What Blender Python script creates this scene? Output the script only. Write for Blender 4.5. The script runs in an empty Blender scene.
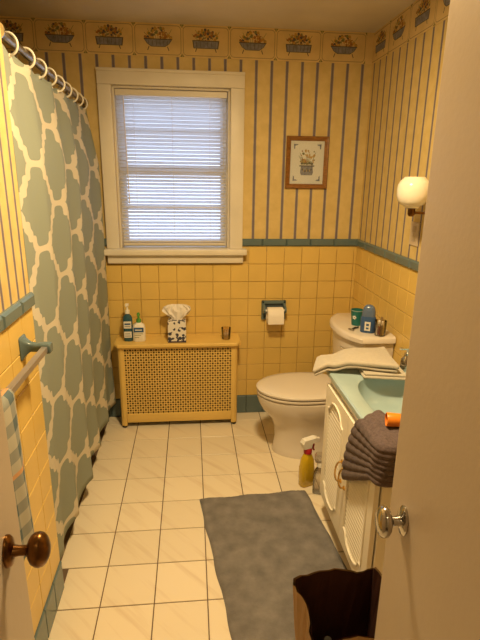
import bpy, bmesh, math, random
from mathutils import Vector, Matrix
random.seed(7)
PI = math.pi
S = bpy.context.scene
COL = S.collection

# ------------------------------------------------------------ camera
CAM_H = 1.563
F_PX = 485.9
RIGHT = Vector((0.99511201, -0.09778057, 0.01382197))
UP = Vector((0.01444226, 0.28255999, 0.9591409))
FWD = Vector((0.09769088, 0.95425301, -0.28259101))
cd = bpy.data.cameras.new('camera')
cam = bpy.data.objects.new('camera', cd)
COL.objects.link(cam)
cd.sensor_fit = 'HORIZONTAL'
cd.sensor_width = 36
cd.lens = F_PX * 36 / 480
cd.clip_start = 0.02
m3 = Matrix((RIGHT, UP, -FWD)).transposed()
cam.matrix_world = Matrix.Translation((0, 0, CAM_H)) @ m3.to_4x4()
S.camera = cam

# ------------------------------------------------------------ world, exposure
w = bpy.data.worlds.new('dusk_sky')
S.world = w
w.use_nodes = True
bg = w.node_tree.nodes['Background']
bg.inputs[0].default_value = (0.66, 0.77, 1.0, 1)
bg.inputs[1].default_value = 2.0
S.view_settings.view_transform = 'Standard'
S.view_settings.look = 'None'
S.view_settings.exposure = 0.4
S.view_settings.gamma = 1
S.view_settings.use_curve_mapping = False
LAMP_POS = (0.20, 1.42, 2.285)
LAMP_W = 29.0
LAMP_COL = (1.0, 0.73, 0.365)
HALL_FILL_W = 1.0

# ------------------------------------------------------------ dimensions
YB = 3.027      # back wall
XR = 1.058      # right wall
XL = -0.525     # left wall stub
YS = 1.60       # far end of the stub
XT = -1.33      # far side of the tub alcove
ZC = 2.36       # ceiling
ZBO = 2.197     # lower edge of the paper border
TW = 0.1131     # wall tile
ZB = 0.13       # top of the base tiles
ZT = ZB + 9 * TW   # lower edge of the blue cap trim
ZT2 = ZT + 0.047
FT = 0.2032     # floor tile
FX, FY = -0.363, 2.712
YF = -0.12      # front wall (behind the camera)

# ------------------------------------------------------------ materials
MATS = {}


def nodes_of(name):
    m = bpy.data.materials.new(name)
    m.use_nodes = True
    nt = m.node_tree
    return m, nt, nt.nodes['Principled BSDF']


def mat(name, col, rough=0.5, metal=0.0, var=0.0, vscale=8.0, bump=0.0, bscale=60.0, spec=0.5, trans=0.0, coat=0.0,
        sheen=0.0, col2=None, stretch=None, ior=1.45, detail=3.0):
    if name in MATS:
        return MATS[name]
    m, nt, b = nodes_of(name)
    N, L = nt.nodes, nt.links
    b.inputs['Base Color'].default_value = (*col, 1)
    b.inputs['Roughness'].default_value = rough
    b.inputs['Metallic'].default_value = metal
    b.inputs['Specular IOR Level'].default_value = spec
    b.inputs['Transmission Weight'].default_value = trans
    b.inputs['Coat Weight'].default_value = coat
    b.inputs['IOR'].default_value = ior
    if sheen:
        b.inputs['Sheen Weight'].default_value = sheen
    g = N.new('ShaderNodeNewGeometry')
    src = g.outputs['Position']
    if stretch:
        mp = N.new('ShaderNodeMapping')
        mp.inputs['Scale'].default_value = stretch
        L.new(src, mp.inputs[0])
        src = mp.outputs[0]
    if var or col2:
        n = N.new('ShaderNodeTexNoise')
        n.inputs['Scale'].default_value = vscale
        n.inputs['Detail'].default_value = detail
        L.new(src, n.inputs['Vector'])
        r = N.new('ShaderNodeValToRGB')
        r.color_ramp.elements[0].position = 0.3
        r.color_ramp.elements[1].position = 0.7
        c2 = col2 or tuple(min(1, c * (1 + var)) for c in col)
        c1 = col if col2 else tuple(c * (1 - var) for c in col)
        r.color_ramp.elements[0].color = (*c1, 1)
        r.color_ramp.elements[1].color = (*c2, 1)
        L.new(n.outputs[0], r.inputs[0])
        L.new(r.outputs[0], b.inputs['Base Color'])
    if bump:
        n = N.new('ShaderNodeTexNoise')
        n.inputs['Scale'].default_value = bscale
        L.new(src, n.inputs['Vector'])
        bp = N.new('ShaderNodeBump')
        bp.inputs['Strength'].default_value = bump
        bp.inputs['Distance'].default_value = 0.004
        L.new(n.outputs[0], bp.inputs['Height'])
        L.new(bp.outputs[0], b.inputs['Normal'])
    MATS[name] = m
    return m


YEL = (0.70, 0.485, 0.14)
BLU = (0.112, 0.160, 0.168)
M_tile = mat('yellow_glazed_tile', YEL, 0.28, var=0.05, vscale=5, bump=0.05, bscale=25)
M_grout = mat('wall_grout', (0.56, 0.39, 0.12), 0.8)
M_blue = mat('blue_glazed_tile', BLU, 0.25, var=0.06, vscale=6)
M_plast = mat('ceiling_paint', (0.64, 0.57, 0.46), 0.75, var=0.10, vscale=2.5, bump=0.05, bscale=80)
M_plain = mat('hall_paint', (0.62, 0.55, 0.42), 0.7, var=0.03)
M_white = mat('aged_white_paint', (0.72, 0.66, 0.55), 0.42, var=0.05, vscale=7, bump=0.04, bscale=50)
M_doorp = mat('door_enamel', (0.49, 0.405, 0.315), 0.34, var=0.025, vscale=3, bump=0.06, bscale=90)
M_cab = mat('cabinet_white', (0.86, 0.81, 0.70), 0.38, var=0.03, vscale=6)
M_rad = mat('radiator_yellow_enamel', (0.73, 0.50, 0.145), 0.38, var=0.05, vscale=6)
M_dark = mat('dark_void', (0.02, 0.016, 0.012), 0.9)
M_porc = mat('bisque_porcelain', (0.70, 0.63, 0.55), 0.12, coat=0.3)
M_seat = mat('toilet_seat_enamel', (0.72, 0.65, 0.56), 0.22)
M_chrome = mat('chrome', (0.80, 0.80, 0.80), 0.10, 1.0)
M_nickel = mat('aged_chrome', (0.52, 0.50, 0.47), 0.16, 1.0, var=0.2, vscale=40)
M_brass = mat('antique_brass', (0.17, 0.08, 0.025), 0.30, 1.0, var=0.25, vscale=60)
M_gold = mat('polished_brass', (0.75, 0.50, 0.18), 0.22, 1.0)
M_sink = mat('blue_cultured_marble', (0.38, 0.51, 0.54), 0.16, var=0.06, vscale=9, coat=0.3)
M_tub = mat('blue_tub_enamel', (0.16, 0.20, 0.21), 0.25)
M_ring = mat('cream_plastic', (0.85, 0.80, 0.68), 0.35)
M_wtow = mat('cream_terry', (0.53, 0.48, 0.40), 0.95, var=0.05, vscale=60, bump=0.7, bscale=400, sheen=0.3)
M_ptow = mat('mauve_terry', (0.125, 0.090, 0.092), 0.98, var=0.22, vscale=120, bump=0.9, bscale=350, sheen=0.05)
M_mat = mat('bath_mat_pile', (0.155, 0.143, 0.14), 0.98, col2=(0.25, 0.232, 0.222), vscale=16, bump=1.0, bscale=260, detail=8)
M_wood = mat('gilded_oak', (0.25, 0.105, 0.022), 0.35, var=0.3, vscale=30, stretch=(1, 1, 6))
M_paper = mat('cream_paper', (0.80, 0.73, 0.60), 0.8)
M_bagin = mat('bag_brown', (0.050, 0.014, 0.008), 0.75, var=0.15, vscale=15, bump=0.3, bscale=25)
M_kraft = mat('kraft_paper', (0.34, 0.21, 0.10), 0.8, var=0.1, vscale=12)
M_slat = None


def emis(name, col, s):
    m, nt, b = nodes_of(name)
    b.inputs['Base Color'].default_value = (0.9, 0.88, 0.8, 1)
    b.inputs['Emission Color'].default_value = (*col, 1)
    b.inputs['Emission Strength'].default_value = s
    return m


def math_node(N, L, op, a, b=None, c=None):
    n = N.new('ShaderNodeMath')
    n.operation = op
    for i, v in enumerate((a, b, c)):
        if v is None:
            continue
        if isinstance(v, (int, float)):
            n.inputs[i].default_value = v
        else:
            L.new(v, n.inputs[i])
    return n.outputs[0]


def mix_col(N, L, f, a, b):
    n = N.new('ShaderNodeMix')
    n.data_type = 'RGBA'
    for s, v in ((n.inputs['Factor'], f), (n.inputs['A'], a), (n.inputs['B'], b)):
        if isinstance(v, tuple):
            s.default_value = (*v, 1)
        elif isinstance(v, float):
            s.default_value = v
        else:
            L.new(v, s)
    return n.outputs['Result']


def wallpaper(name, axis, phase, period=0.0885):
    m, nt, b = nodes_of(name)
    N, L = nt.nodes, nt.links
    g = N.new('ShaderNodeNewGeometry')
    sx = N.new('ShaderNodeSeparateXYZ')
    L.new(g.outputs['Position'], sx.inputs[0])
    c = math_node(N, L, 'SUBTRACT', sx.outputs[axis], phase)
    d = math_node(N, L, 'PINGPONG', c, period / 2)          # distance to the nearest stripe
    n = N.new('ShaderNodeTexNoise')
    n.inputs['Scale'].default_value = 18
    n.inputs['Detail'].default_value = 5
    L.new(g.outputs['Position'], n.inputs['Vector'])
    wob = math_node(N, L, 'MULTIPLY_ADD', n.outputs[0], 0.003, -0.0015)
    d2 = math_node(N, L, 'ADD', d, wob)
    outer = math_node(N, L, 'LESS_THAN', d2, 0.0084)
    core = math_node(N, L, 'LESS_THAN', d2, 0.0046)
    r = N.new('ShaderNodeValToRGB')
    r.color_ramp.elements[0].position = 0.35
    r.color_ramp.elements[1].position = 0.7
    r.color_ramp.elements[0].color = (0.60, 0.44, 0.165, 1)
    r.color_ramp.elements[1].color = (0.68, 0.51, 0.21, 1)
    L.new(n.outputs[0], r.inputs[0])
    c1 = mix_col(N, L, outer, r.outputs[0], (0.225, 0.215, 0.25))
    c2 = mix_col(N, L, core, c1, (0.17, 0.13, 0.145))
    L.new(c2, b.inputs['Base Color'])
    b.inputs['Roughness'].default_value = 0.7
    return m


M_wpb = wallpaper('striped_wallpaper_back', 0, 0.383)
M_wpr = wallpaper('striped_wallpaper_right', 1, 2.987)
M_wpl = wallpaper('striped_wallpaper_left', 1, 1.561, 0.064)

# floor tile: cream with faint diagonal veins, slightly different from tile to tile
M_ftile, nt, b = nodes_of('cream_veined_floor_tile')
N, L = nt.nodes, nt.links
g = N.new('ShaderNodeNewGeometry')
oi = N.new('ShaderNodeObjectInfo')
mp = N.new('ShaderNodeMapping')
mp.inputs['Scale'].default_value = (2.2, 24.0, 1)
vr = N.new('ShaderNodeVectorRotate')
vr.rotation_type = 'Z_AXIS'
vr.inputs['Angle'].default_value = math.radians(48)
L.new(g.outputs['Position'], vr.inputs['Vector'])
L.new(vr.outputs[0], mp.inputs[0])
n1 = N.new('ShaderNodeTexNoise')
n1.inputs['Scale'].default_value = 1.0
n1.inputs['Detail'].default_value = 4
L.new(mp.outputs[0], n1.inputs['Vector'])
r = N.new('ShaderNodeValToRGB')
r.color_ramp.elements[0].position = 0.30
r.color_ramp.elements[0].color = (0.71, 0.59, 0.43, 1)
r.color_ramp.elements[1].position = 0.46
r.color_ramp.elements[1].color = (0.80, 0.70, 0.53, 1)
L.new(n1.outputs[0], r.inputs[0])
hsv = N.new('ShaderNodeHueSaturation')
v = math_node(N, L, 'MULTIPLY_ADD', oi.outputs['Random'], 0.08, 0.96)
L.new(v, hsv.inputs['Value'])
L.new(r.outputs[0], hsv.inputs['Color'])
L.new(hsv.outputs[0], b.inputs['Base Color'])
b.inputs['Roughness'].default_value = 0.33
M_fgrout = mat('floor_grout', (0.15, 0.10, 0.065), 0.9)

# blind slat: thin white vinyl that lets daylight through
M_slat, nt, b = nodes_of('white_vinyl_slat')
N, L = nt.nodes, nt.links
b.inputs['Base Color'].default_value = (0.80, 0.80, 0.80, 1)
b.inputs['Roughness'].default_value = 0.45
tr = N.new('ShaderNodeBsdfTranslucent')
tr.inputs[0].default_value = (0.93, 0.94, 0.96, 1)
mx = N.new('ShaderNodeMixShader')
mx.inputs[0].default_value = 0.8
L.new(b.outputs[0], mx.inputs[1])
L.new(tr.outputs[0], mx.inputs[2])
L.new(mx.outputs[0], nt.nodes['Material Output'].inputs[0])

# clear glass that lets light straight through
def clear_glass(name, tint=(1, 1, 1), a=0.12):
    m, nt, b = nodes_of(name)
    N, L = nt.nodes, nt.links
    t = N.new('ShaderNodeBsdfTransparent')
    t.inputs[0].default_value = (*tint, 1)
    gl = N.new('ShaderNodeBsdfGlossy')
    gl.inputs['Roughness'].default_value = 0.03
    x = N.new('ShaderNodeMixShader')
    fr = N.new('ShaderNodeFresnel')
    f = math_node(N, L, 'ADD', fr.outputs[0], a)
    L.new(f, x.inputs[0])
    L.new(t.outputs[0], x.inputs[1])
    L.new(gl.outputs[0], x.inputs[2])
    L.new(x.outputs[0], nt.nodes['Material Output'].inputs[0])
    return m


M_glass = clear_glass('window_glass', (0.95, 0.97, 1), 0.0)
M_cglass = clear_glass('clear_glass', (0.93, 0.90, 0.84), 0.10)
M_cplast = clear_glass('clear_plastic', (0.90, 0.88, 0.84), 0.12)

# shower curtain: trellis of stepped ogees drawn from the cloth's own UVs
CW, CH = 0.54, 0.287
CS = 0.35     # the print is drawn wide: its lines keep their width in a narrower metric
M_curt, nt, b = nodes_of('trellis_curtain_cloth')
N, L = nt.nodes, nt.links
uv = N.new('ShaderNodeUVMap')
sx = N.new('ShaderNodeSeparateXYZ')
L.new(uv.outputs[0], sx.inputs[0])
U0, V0 = 0.0, 0.0
cu_off = N.new('ShaderNodeValue')
pu = math_node(N, L, 'PINGPONG', math_node(N, L, 'DIVIDE', sx.outputs[0], CW), 0.5)
pv = math_node(N, L, 'PINGPONG', math_node(N, L, 'DIVIDE', sx.outputs[1], CH), 0.5)
cb = N.new('ShaderNodeCombineXYZ')
L.new(math_node(N, L, 'MULTIPLY', pu, CW * CS), cb.inputs[0])
L.new(math_node(N, L, 'MULTIPLY', pv, CH), cb.inputs[1])
half = [(0, .5), (.075, .494), (.125, .468), (.152, .415), (.156, .345), (.222, .335), (.228, .275)]
pts = half + [(.25, .25)] + [(.5 - a, .5 - c) for a, c in reversed(half)]
pts = [Vector((a * CW * CS, c * CH, 0)) for a, c in pts]
best = None
for p, q in zip(pts, pts[1:]):
    d = q - p
    s1 = N.new('ShaderNodeVectorMath'); s1.operation = 'SUBTRACT'
    L.new(cb.outputs[0], s1.inputs[0]); s1.inputs[1].default_value = p
    dt = N.new('ShaderNodeVectorMath'); dt.operation = 'DOT_PRODUCT'
    L.new(s1.outputs[0], dt.inputs[0]); dt.inputs[1].default_value = d / d.length_squared
    cl = N.new('ShaderNodeClamp'); L.new(dt.outputs['Value'], cl.inputs[0])
    sc = N.new('ShaderNodeVectorMath'); sc.operation = 'SCALE'
    sc.inputs[0].default_value = d; L.new(cl.outputs[0], sc.inputs['Scale'])
    df = N.new('ShaderNodeVectorMath'); df.operation = 'DISTANCE'
    L.new(s1.outputs[0], df.inputs[0]); L.new(sc.outputs[0], df.inputs[1])
    best = df.outputs['Value'] if best is None else math_node(N, L, 'MINIMUM', best, df.outputs['Value'])
line = math_node(N, L, 'LESS_THAN', best, 0.0100)
g = N.new('ShaderNodeTexNoise'); g.inputs['Scale'].default_value = 500
gc = mix_col(N, L, math_node(N, L, 'MULTIPLY', g.outputs[0], 0.5), (0.30, 0.335, 0.285), (0.25, 0.28, 0.24))
L.new(mix_col(N, L, line, gc, (0.66, 0.60, 0.48)), b.inputs['Base Color'])
b.inputs['Roughness'].default_value = 0.85
tr = N.new('ShaderNodeBsdfTranslucent')
L.new(mix_col(N, L, line, gc, (0.66, 0.60, 0.48)), tr.inputs[0])
mx = N.new('ShaderNodeMixShader'); mx.inputs[0].default_value = 0.12
L.new(b.outputs[0], mx.inputs[1]); L.new(tr.outputs[0], mx.inputs[2])
L.new(mx.outputs[0], nt.nodes['Material Output'].inputs[0])

# plaid hand towel
M_plaid, nt, b = nodes_of('plaid_cotton')
N, L = nt.nodes, nt.links
uv = N.new('ShaderNodeUVMap')
sx = N.new('ShaderNodeSeparateXYZ'); L.new(uv.outputs[0], sx.inputs[0])
a1 = math_node(N, L, 'LESS_THAN', math_node(N, L, 'PINGPONG', sx.outputs[0], 0.035), 0.016)
a2 = math_node(N, L, 'LESS_THAN', math_node(N, L, 'PINGPONG', sx.outputs[1], 0.035), 0.016)
a3 = math_node(N, L, 'LESS_THAN', math_node(N, L, 'PINGPONG', math_node(N, L, 'ADD', sx.outputs[1], 0.02), 0.105), 0.006)
k = math_node(N, L, 'MULTIPLY', math_node(N, L, 'ADD', a1, a2), 0.5)
kc = mix_col(N, L, k, (0.42, 0.40, 0.33), (0.09, 0.13, 0.15))
L.new(mix_col(N, L, a3, kc, (0.55, 0.30, 0.14)), b.inputs['Base Color'])
b.inputs['Roughness'].default_value = 0.95


# ------------------------------------------------------------ mesh helpers
class MB:
    """Collects geometry for ONE mesh object."""

    def __init__(self):
        self.v, self.f, self.m, self.uv = [], [], [], None
        self.cur = 0
        self.smooth = []
        self.sm = False

    def add(self, verts, faces):
        o = len(self.v)
        self.v += [tuple(p) for p in verts]
        for f in faces:
            self.f.append(tuple(i + o for i in f))
            self.m.append(self.cur)
            self.smooth.append(self.sm)
        return self

    def box(self, a, b):
        x0, y0, z0 = (min(p, q) for p, q in zip(a, b))
        x1, y1, z1 = (max(p, q) for p, q in zip(a, b))
        vs = [(x0, y0, z0), (x1, y0, z0), (x1, y1, z0), (x0, y1, z0), (x0, y0, z1), (x1, y0, z1), (x1, y1, z1), (x0, y1, z1)]
        return self.add(vs, [(0, 3, 2, 1), (4, 5, 6, 7), (0, 1, 5, 4), (1, 2, 6, 5), (2, 3, 7, 6), (3, 0, 4, 7)])

    def bbox(self, a, b, r=0.004, seg=2):
        bm = bmesh.new()
        bmesh.ops.create_cube(bm, size=1)
        c = [(p + q) / 2 for p, q in zip(a, b)]
        s = [abs(q - p) for p, q in zip(a, b)]
        for v in bm.verts:
            v.co = Vector((c[i] + v.co[i] * s[i] for i in range(3)))
        bmesh.ops.bevel(bm, geom=bm.edges[:], offset=min(r, min(s) * .45), segments=seg, affect='EDGES', profile=0.6)
        bm.verts.index_update()
        self.add([v.co for v in bm.verts], [[v.index for v in f.verts] for f in bm.faces])
        bm.free()
        return self

    def loft(self, rings, cap0=True, cap1=True, closed=True):
        n = len(rings[0])
        vs = [p for r_ in rings for p in r_]
        fs = []
        for i in range(len(rings) - 1):
            for j in range(n if closed else n - 1):
                k_ = (j + 1) % n
                fs.append((i * n + j, i * n + k_, (i + 1) * n + k_, (i + 1) * n + j))
        if cap0:
            fs.append(tuple(reversed(range(n))))
        if cap1:
            fs.append(tuple(range((len(rings) - 1) * n, len(rings) * n)))
        return self.add(vs, fs)

    def lathe(self, prof, c=(0, 0, 0), n=20, axis='z', cap0=True, cap1=True):
        """prof: list of (radius, height along the axis)"""
        rings = []
        for r_, h in prof:
            ring = []
            for i in range(n):
                t = 2 * PI * i / n
                a, b_ = r_ * math.cos(t), r_ * math.sin(t)
                p = {'z': (a, b_, h), 'x': (h, a, b_), 'y': (b_, h, a)}[axis]
                ring.append((c[0] + p[0], c[1] + p[1], c[2] + p[2]))
            rings.append(ring)
        return self.loft(rings, cap0, cap1)

    def tube(self, path, r_, n=8, closed=False):
        P = [Vector(p) for p in path]
        rr = r_ if isinstance(r_, (list, tuple)) else [r_] * len(P)
        rings = []
        up = None
        for i, p in enumerate(P):
            if closed:
                d = P[(i + 1) % len(P)] - P[i - 1]
            else:
                d = P[min(i + 1, len(P) - 1)] - P[max(i - 1, 0)]
            d.normalize()
            if up is None:
                up = Vector((0, 0, 1)) if abs(d.z) < 0.9 else Vector((1, 0, 0))
            s = d.cross(up).normalized()
            up = s.cross(d).normalized()
            rings.append([p + rr[i] * (math.cos(2 * PI * k_ / n) * s + math.sin(2 * PI * k_ / n) * up) for k_ in range(n)])
        if closed:
            rings.append(rings[0])
            return self.loft(rings, False, False)
        return self.loft(rings)

    def prism(self, poly, fn, d0, d1):
        """poly 2D outline; fn(a, b, d) -> 3D point; extruded from d0 to d1"""
        n = len(poly)
        vs = [fn(a, b_, d0) for a, b_ in poly] + [fn(a, b_, d1) for a, b_ in poly]
        fs = [tuple(reversed(range(n))), tuple(range(n, 2 * n))]
        fs += [(i, (i + 1) % n, n + (i + 1) % n, n + i) for i in range(n)]
        return self.add(vs, fs)

    def poly(self, pts_):
        return self.add(pts_, [tuple(range(len(pts_)))])

    def mesh(self, name, mats):
        me = bpy.data.meshes.new(name)
        me.from_pydata(self.v, [], self.f)
        for x in (mats if isinstance(mats, (list, tuple)) else [mats]):
            me.materials.append(x)
        me.polygons.foreach_set('material_index', self.m)
        me.polygons.foreach_set('use_smooth', self.smooth)
        bm = bmesh.new()
        bm.from_mesh(me)
        bmesh.ops.recalc_face_normals(bm, faces=bm.faces)
        bm.to_mesh(me)
        bm.free()
        me.update()
        return me

    def build(self, name, mats, parent=None, smooth=False, loc=None):
        me = self.mesh(name, mats)
        if smooth:
            me.shade_smooth()
            me.set_sharp_from_angle(angle=math.radians(40))
        return link(name, me, parent, loc)


def link(name, me, parent=None, loc=None):
    o = bpy.data.objects.new(name, me)
    COL.objects.link(o)
    if loc is not None:
        o.location = loc
    if parent is not None:
        o.parent = parent
    return o


def tag(o, label=None, cat=None, group=None, kind=None):
    if label: o['label'] = label
    if cat: o['category'] = cat
    if group: o['group'] = group
    if kind: o['kind'] = kind
    return o


def thing(name, label, cat, loc=(0, 0, 0), rz=0, group=None):
    o = link(name, None)
    o.location = loc
    o.rotation_euler = (0, 0, rz)
    return tag(o, label, cat, group)


def struct(name, label=None, cat=None):
    o = link(name, None)
    return tag(o, label, cat, kind='structure')


def rrect(w_, h_, r_, n=5):
    """rounded rectangle outline centred on 0"""
    out = []
    for cx_, cy_, a0 in ((w_ / 2 - r_, h_ / 2 - r_, 0), (-w_ / 2 + r_, h_ / 2 - r_, 90), (-w_ / 2 + r_, -h_ / 2 + r_, 180), (w_ / 2 - r_, -h_ / 2 + r_, 270)):
        for i in range(n + 1):
            t = math.radians(a0 + 90 * i / n)
            out.append((cx_ + r_ * math.cos(t), cy_ + r_ * math.sin(t)))
    return out


_tiles = {}


def tile_mesh(key, w_, h_, t_, c_, m):
    """a pillow-edged tile lying in the local XY plane, front towards +Z, origin at its back centre"""
    k_ = (key, round(w_, 4), round(h_, 4))
    if k_ not in _tiles:
        b_ = MB()
        a, d = w_ / 2, h_ / 2
        vs = []
        for q, z in ((0, 0), (0, t_ - c_), (c_, t_)):
            vs += [(-a + q, -d + q, z), (a - q, -d + q, z), (a - q, d - q, z), (-a + q, d - q, z)]
        fs = [(0, 3, 2, 1), (8, 9, 10, 11)]
        for r_ in (0, 4):
            fs += [(r_ + i, r_ + (i + 1) % 4, r_ + 4 + (i + 1) % 4, r_ + 4 + i) for i in range(4)]
        b_.add(vs, fs)
        _tiles[k_] = b_.mesh(key, m)
    return _tiles[k_]


ROT = {'back': Matrix(((1, 0, 0), (0, 0, -1), (0, 1, 0))),      # local x->X, y->Z, z->-Y
       'right': Matrix(((0, 0, -1), (-1, 0, 0), (0, 1, 0))),    # local x->-Y, y->Z, z->-X
       'left': Matrix(((0, 0, 1), (1, 0, 0), (0, 1, 0))),       # local x->Y, y->Z, z->+X
       'floor': Matrix.Identity(3)}


def place_tile(name, parent, side, key, w_, h_, t_, c_, m, loc, jit=0.0):
    o = link(name, tile_mesh(key, w_, h_, t_, c_, m), parent)
    e = ROT[side].to_euler()
    o.rotation_euler = e
    if jit:
        o.rotation_euler = (Matrix.Rotation(random.uniform(-jit, jit), 3, 'Z') @ Matrix.Rotation(random.uniform(-jit, jit), 3, 'X') @ ROT[side]).to_euler()
    o.location = loc
    return o


# ------------------------------------------------------------ floor, ceiling
floor = MB().box((XT - .1, YF - 1.5, -0.08), (XR + .1, YB + .1, -0.003)).build('floor', M_fgrout)
tag(floor, kind='structure')
GAP = 0.0042
i0 = math.floor((-0.575 - FX) / FT)
i1 = math.ceil((XR - FX) / FT)
j0 = math.floor((-0.3 - FY) / FT)
j1 = math.ceil((YB - FY) / FT)
for i in range(i0, i1):
    for j in range(j0, j1):
        xa, xb = max(FX + i * FT, -0.578), min(FX + (i + 1) * FT, XR)
        ya, yb_ = max(FY + j * FT, -1.0), min(FY + (j + 1) * FT, YB)
        if xb - xa < .02 or yb_ - ya < .02:
            continue
        if (ya + yb_) / 2 < YS and xa < XL:
            xa = XL
            if xb - xa < .02:
                continue
        place_tile('floor_tile', floor, 'floor', 'floor_tile', xb - xa - GAP, yb_ - ya - GAP, .006, .0012, M_ftile,
                   ((xa + xb) / 2, (ya + yb_) / 2, -0.006))
tag(MB().box((XT - .1, YF - 1.5, ZC), (XR + .1, YB + .1, ZC + .1)).build('ceiling', M_plast), kind='structure')

# ------------------------------------------------------------ walls
WX0, WX1, WZ0, WZ1 = -0.432, 0.236, 1.115, 2.045     # window opening
b = MB()
b.cur = 1
b.box((XT - .1, YB + .005, -.02), (XR + .1, YB + .15, WZ0))
b.cur = 0
b.box((XT - .1, YB, WZ1), (XR + .1, YB + .15, ZC + .02))
b.box((XT - .1, YB, WZ0), (WX0, YB + .15, WZ1))
b.box((WX1, YB, WZ0), (XR + .1, YB + .15, WZ1))
wall_back = tag(b.build('wall_back', [M_wpb, M_grout]), kind='structure')
b = MB()
b.cur = 1
b.box((XR + .005, YF - .1, -.02), (XR + .15, YB + .1, ZT + .02))
b.cur = 0
b.box((XR, YF - .1, ZT + .02), (XR + .15, YB + .1, ZC + .02))
wall_right = tag(b.build('wall_right', [M_wpr, M_grout]), kind='structure')
b = MB()
b.cur = 1
b.box((XL - .005, YF - .1, -.02), (XT - .1, YS - .005, ZT + .02))
b.cur = 0
b.box((XL, YF - .1, ZT + .02), (XT - .1, YS, ZC + .02))
wall_left = tag(b.build('wall_left', [M_wpl, M_grout]), kind='structure')
tag(MB().box((XT - .1, YS - .1, -.02), (XT, YB + .1, ZC + .02)).build('wall_alcove', M_tile), kind='structure')
# front wall with the doorway the camera looks through, and the hall behind it
b = MB()
b.box((XL - .1, YF - .12, -.02), (-0.36, YF, ZC + .02))
b.box((0.42, YF - .12, -.02), (XR + .1, YF, ZC + .02))
b.box((-0.36, YF - .12, 2.06), (0.42, YF, ZC + .02))
tag(b.build('wall_front', M_plain), kind='structure')
b = MB()
b.box((XT - .1, YF - 1.5, -.02), (XR + .1, YF - 1.4, ZC + .02))
tag(b.build('wall_hall', M_plain), kind='structure')
tag(MB().box((-.95, YF - 1.42, -.02), (-.85, YF - .1, ZC + .02)).build('wall_hall_side', M_plain), kind='structure')
tag(MB().box((XR + .0, YF - 1.42, -.02), (XR + .1, YF - .1, ZC + .02)).build('wall_hall_far_side', M_plain), kind='structure')

G2 = 0.0025


def tile_wall(side, parent, lo, hi, start, pos, step_dir, skip=None):
    """rows of yellow tiles, base tiles and cap trim along [lo, hi]; 'start' is a grout line"""
    k0 = math.floor((lo - start) / TW)
    k1 = math.ceil((hi - start) / TW)
    for k_ in range(k0, k1):
        a, c_ = max(lo, start + k_ * TW), min(hi, start + (k_ + 1) * TW)
        if c_ - a < .012:
            continue
        mid = (a + c_) / 2
        for r_ in range(9):
            z = ZB + (r_ + .5) * TW
            if skip and skip(mid, z):
                continue
            place_tile('tile', parent, side, 'yellow_tile', c_ - a - G2, TW - G2, .008, .0018, M_tile, pos(mid, z, 0.005), jit=.003)
    L2 = TW * 1.0
    for k_ in range(k0, k1):
        a, c_ = max(lo, start + k_ * L2), min(hi, start + (k_ + 1) * L2)
        if c_ - a < .012:
            continue
        mid = (a + c_) / 2
        place_tile('base_tile', parent, side, 'base_tile', c_ - a - .0015, ZB - .002, .014, .004, M_blue, pos(mid, ZB / 2, 0.005))
    L3 = TW * 1.35
    k0 = math.floor((lo - start) / L3)
    k1 = math.ceil((hi - start) / L3)
    for k_ in range(k0, k1):
        a, c_ = max(lo, start + k_ * L3), min(hi, start + (k_ + 1) * L3)
        if c_ - a < .012 or (skip and skip((a + c_) / 2, ZT)):
            continue
        place_tile('cap_tile', parent, side, 'cap_tile', c_ - a - .001, ZT2 - ZT - .001, .021, .008, M_blue, pos((a + c_) / 2, (ZT + ZT2) / 2, 0.005))


in_win = lambda x, z: -0.50 < x < 0.31 and z > 1.06
tile_wall('back', wall_back, XT, XR, XR - 12 * TW - .02, lambda a, z, o: (a, YB + o, z), 1, skip=in_win)
tile_wall('right', wall_right, 0.30, YB - .002, YB - 30 * TW, lambda a, z, o: (XR + o, a, z), -1)
tile_wall('left', wall_left, 0.0, YS, YS - 20 * TW, lambda a, z, o: (XL - o, a, z), 1)

# wallpaper border: one panel after another, each with a printed tub of flowers
M_bpan = mat('border_cream', (0.68, 0.50, 0.22), 0.75, var=0.07, vscale=14)
M_bline = mat('border_line_print', (0.36, 0.26, 0.13), 0.8)
M_pblue = mat('print_slate_blue', (0.22, 0.215, 0.24), 0.8, var=0.25, vscale=60)
M_pdark = mat('print_dark', (0.10, 0.085, 0.075), 0.8)
M_pbrown = mat('print_rust', (0.34, 0.15, 0.045), 0.8, var=0.3, vscale=70)
M_pgold = mat('print_ochre', (0.52, 0.30, 0.07), 0.8, var=0.2, vscale=70)
M_pgreen = mat('print_olive', (0.20, 0.19, 0.07), 0.8, var=0.25, vscale=70)
PRINTS = [M_bline, M_pblue, M_pdark, M_pbrown, M_pgold, M_pgreen]
BW, BH = 0.262, ZC - ZBO


def disc(b_, x, y, rx, ry, z, n=7, a0=0.0):
    b_.poly([(x + rx * math.cos(2 * PI * i / n + a0), y + ry * math.sin(2 * PI * i / n + a0), z) for i in range(n)])


def line2(b_, p, q, t_, z):
    p, q = Vector(p), Vector(q)
    s = (q - p).normalized() * t_ / 2
    s = Vector((-s.y, s.x))
    b_.poly([(*(p + s), z), (*(p - s), z), (*(q - s), z), (*(q + s), z)])


def flower_mass(b_, rnd, cx_, cy_, w_, h_, n, z):
    for i in range(n):
        t = rnd.random() * PI
        rr = math.sqrt(rnd.random())
        b_.cur = rnd.choice([3, 3, 4, 4, 5, 5, 2])
        s = rnd.uniform(.0045, .0095)
        disc(b_, cx_ + w_ * rr * math.cos(t), cy_ + h_ * rr * math.sin(t), s, s * rnd.uniform(.7, 1.1), z + i * 4e-6, 6, rnd.random() * 3)


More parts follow.
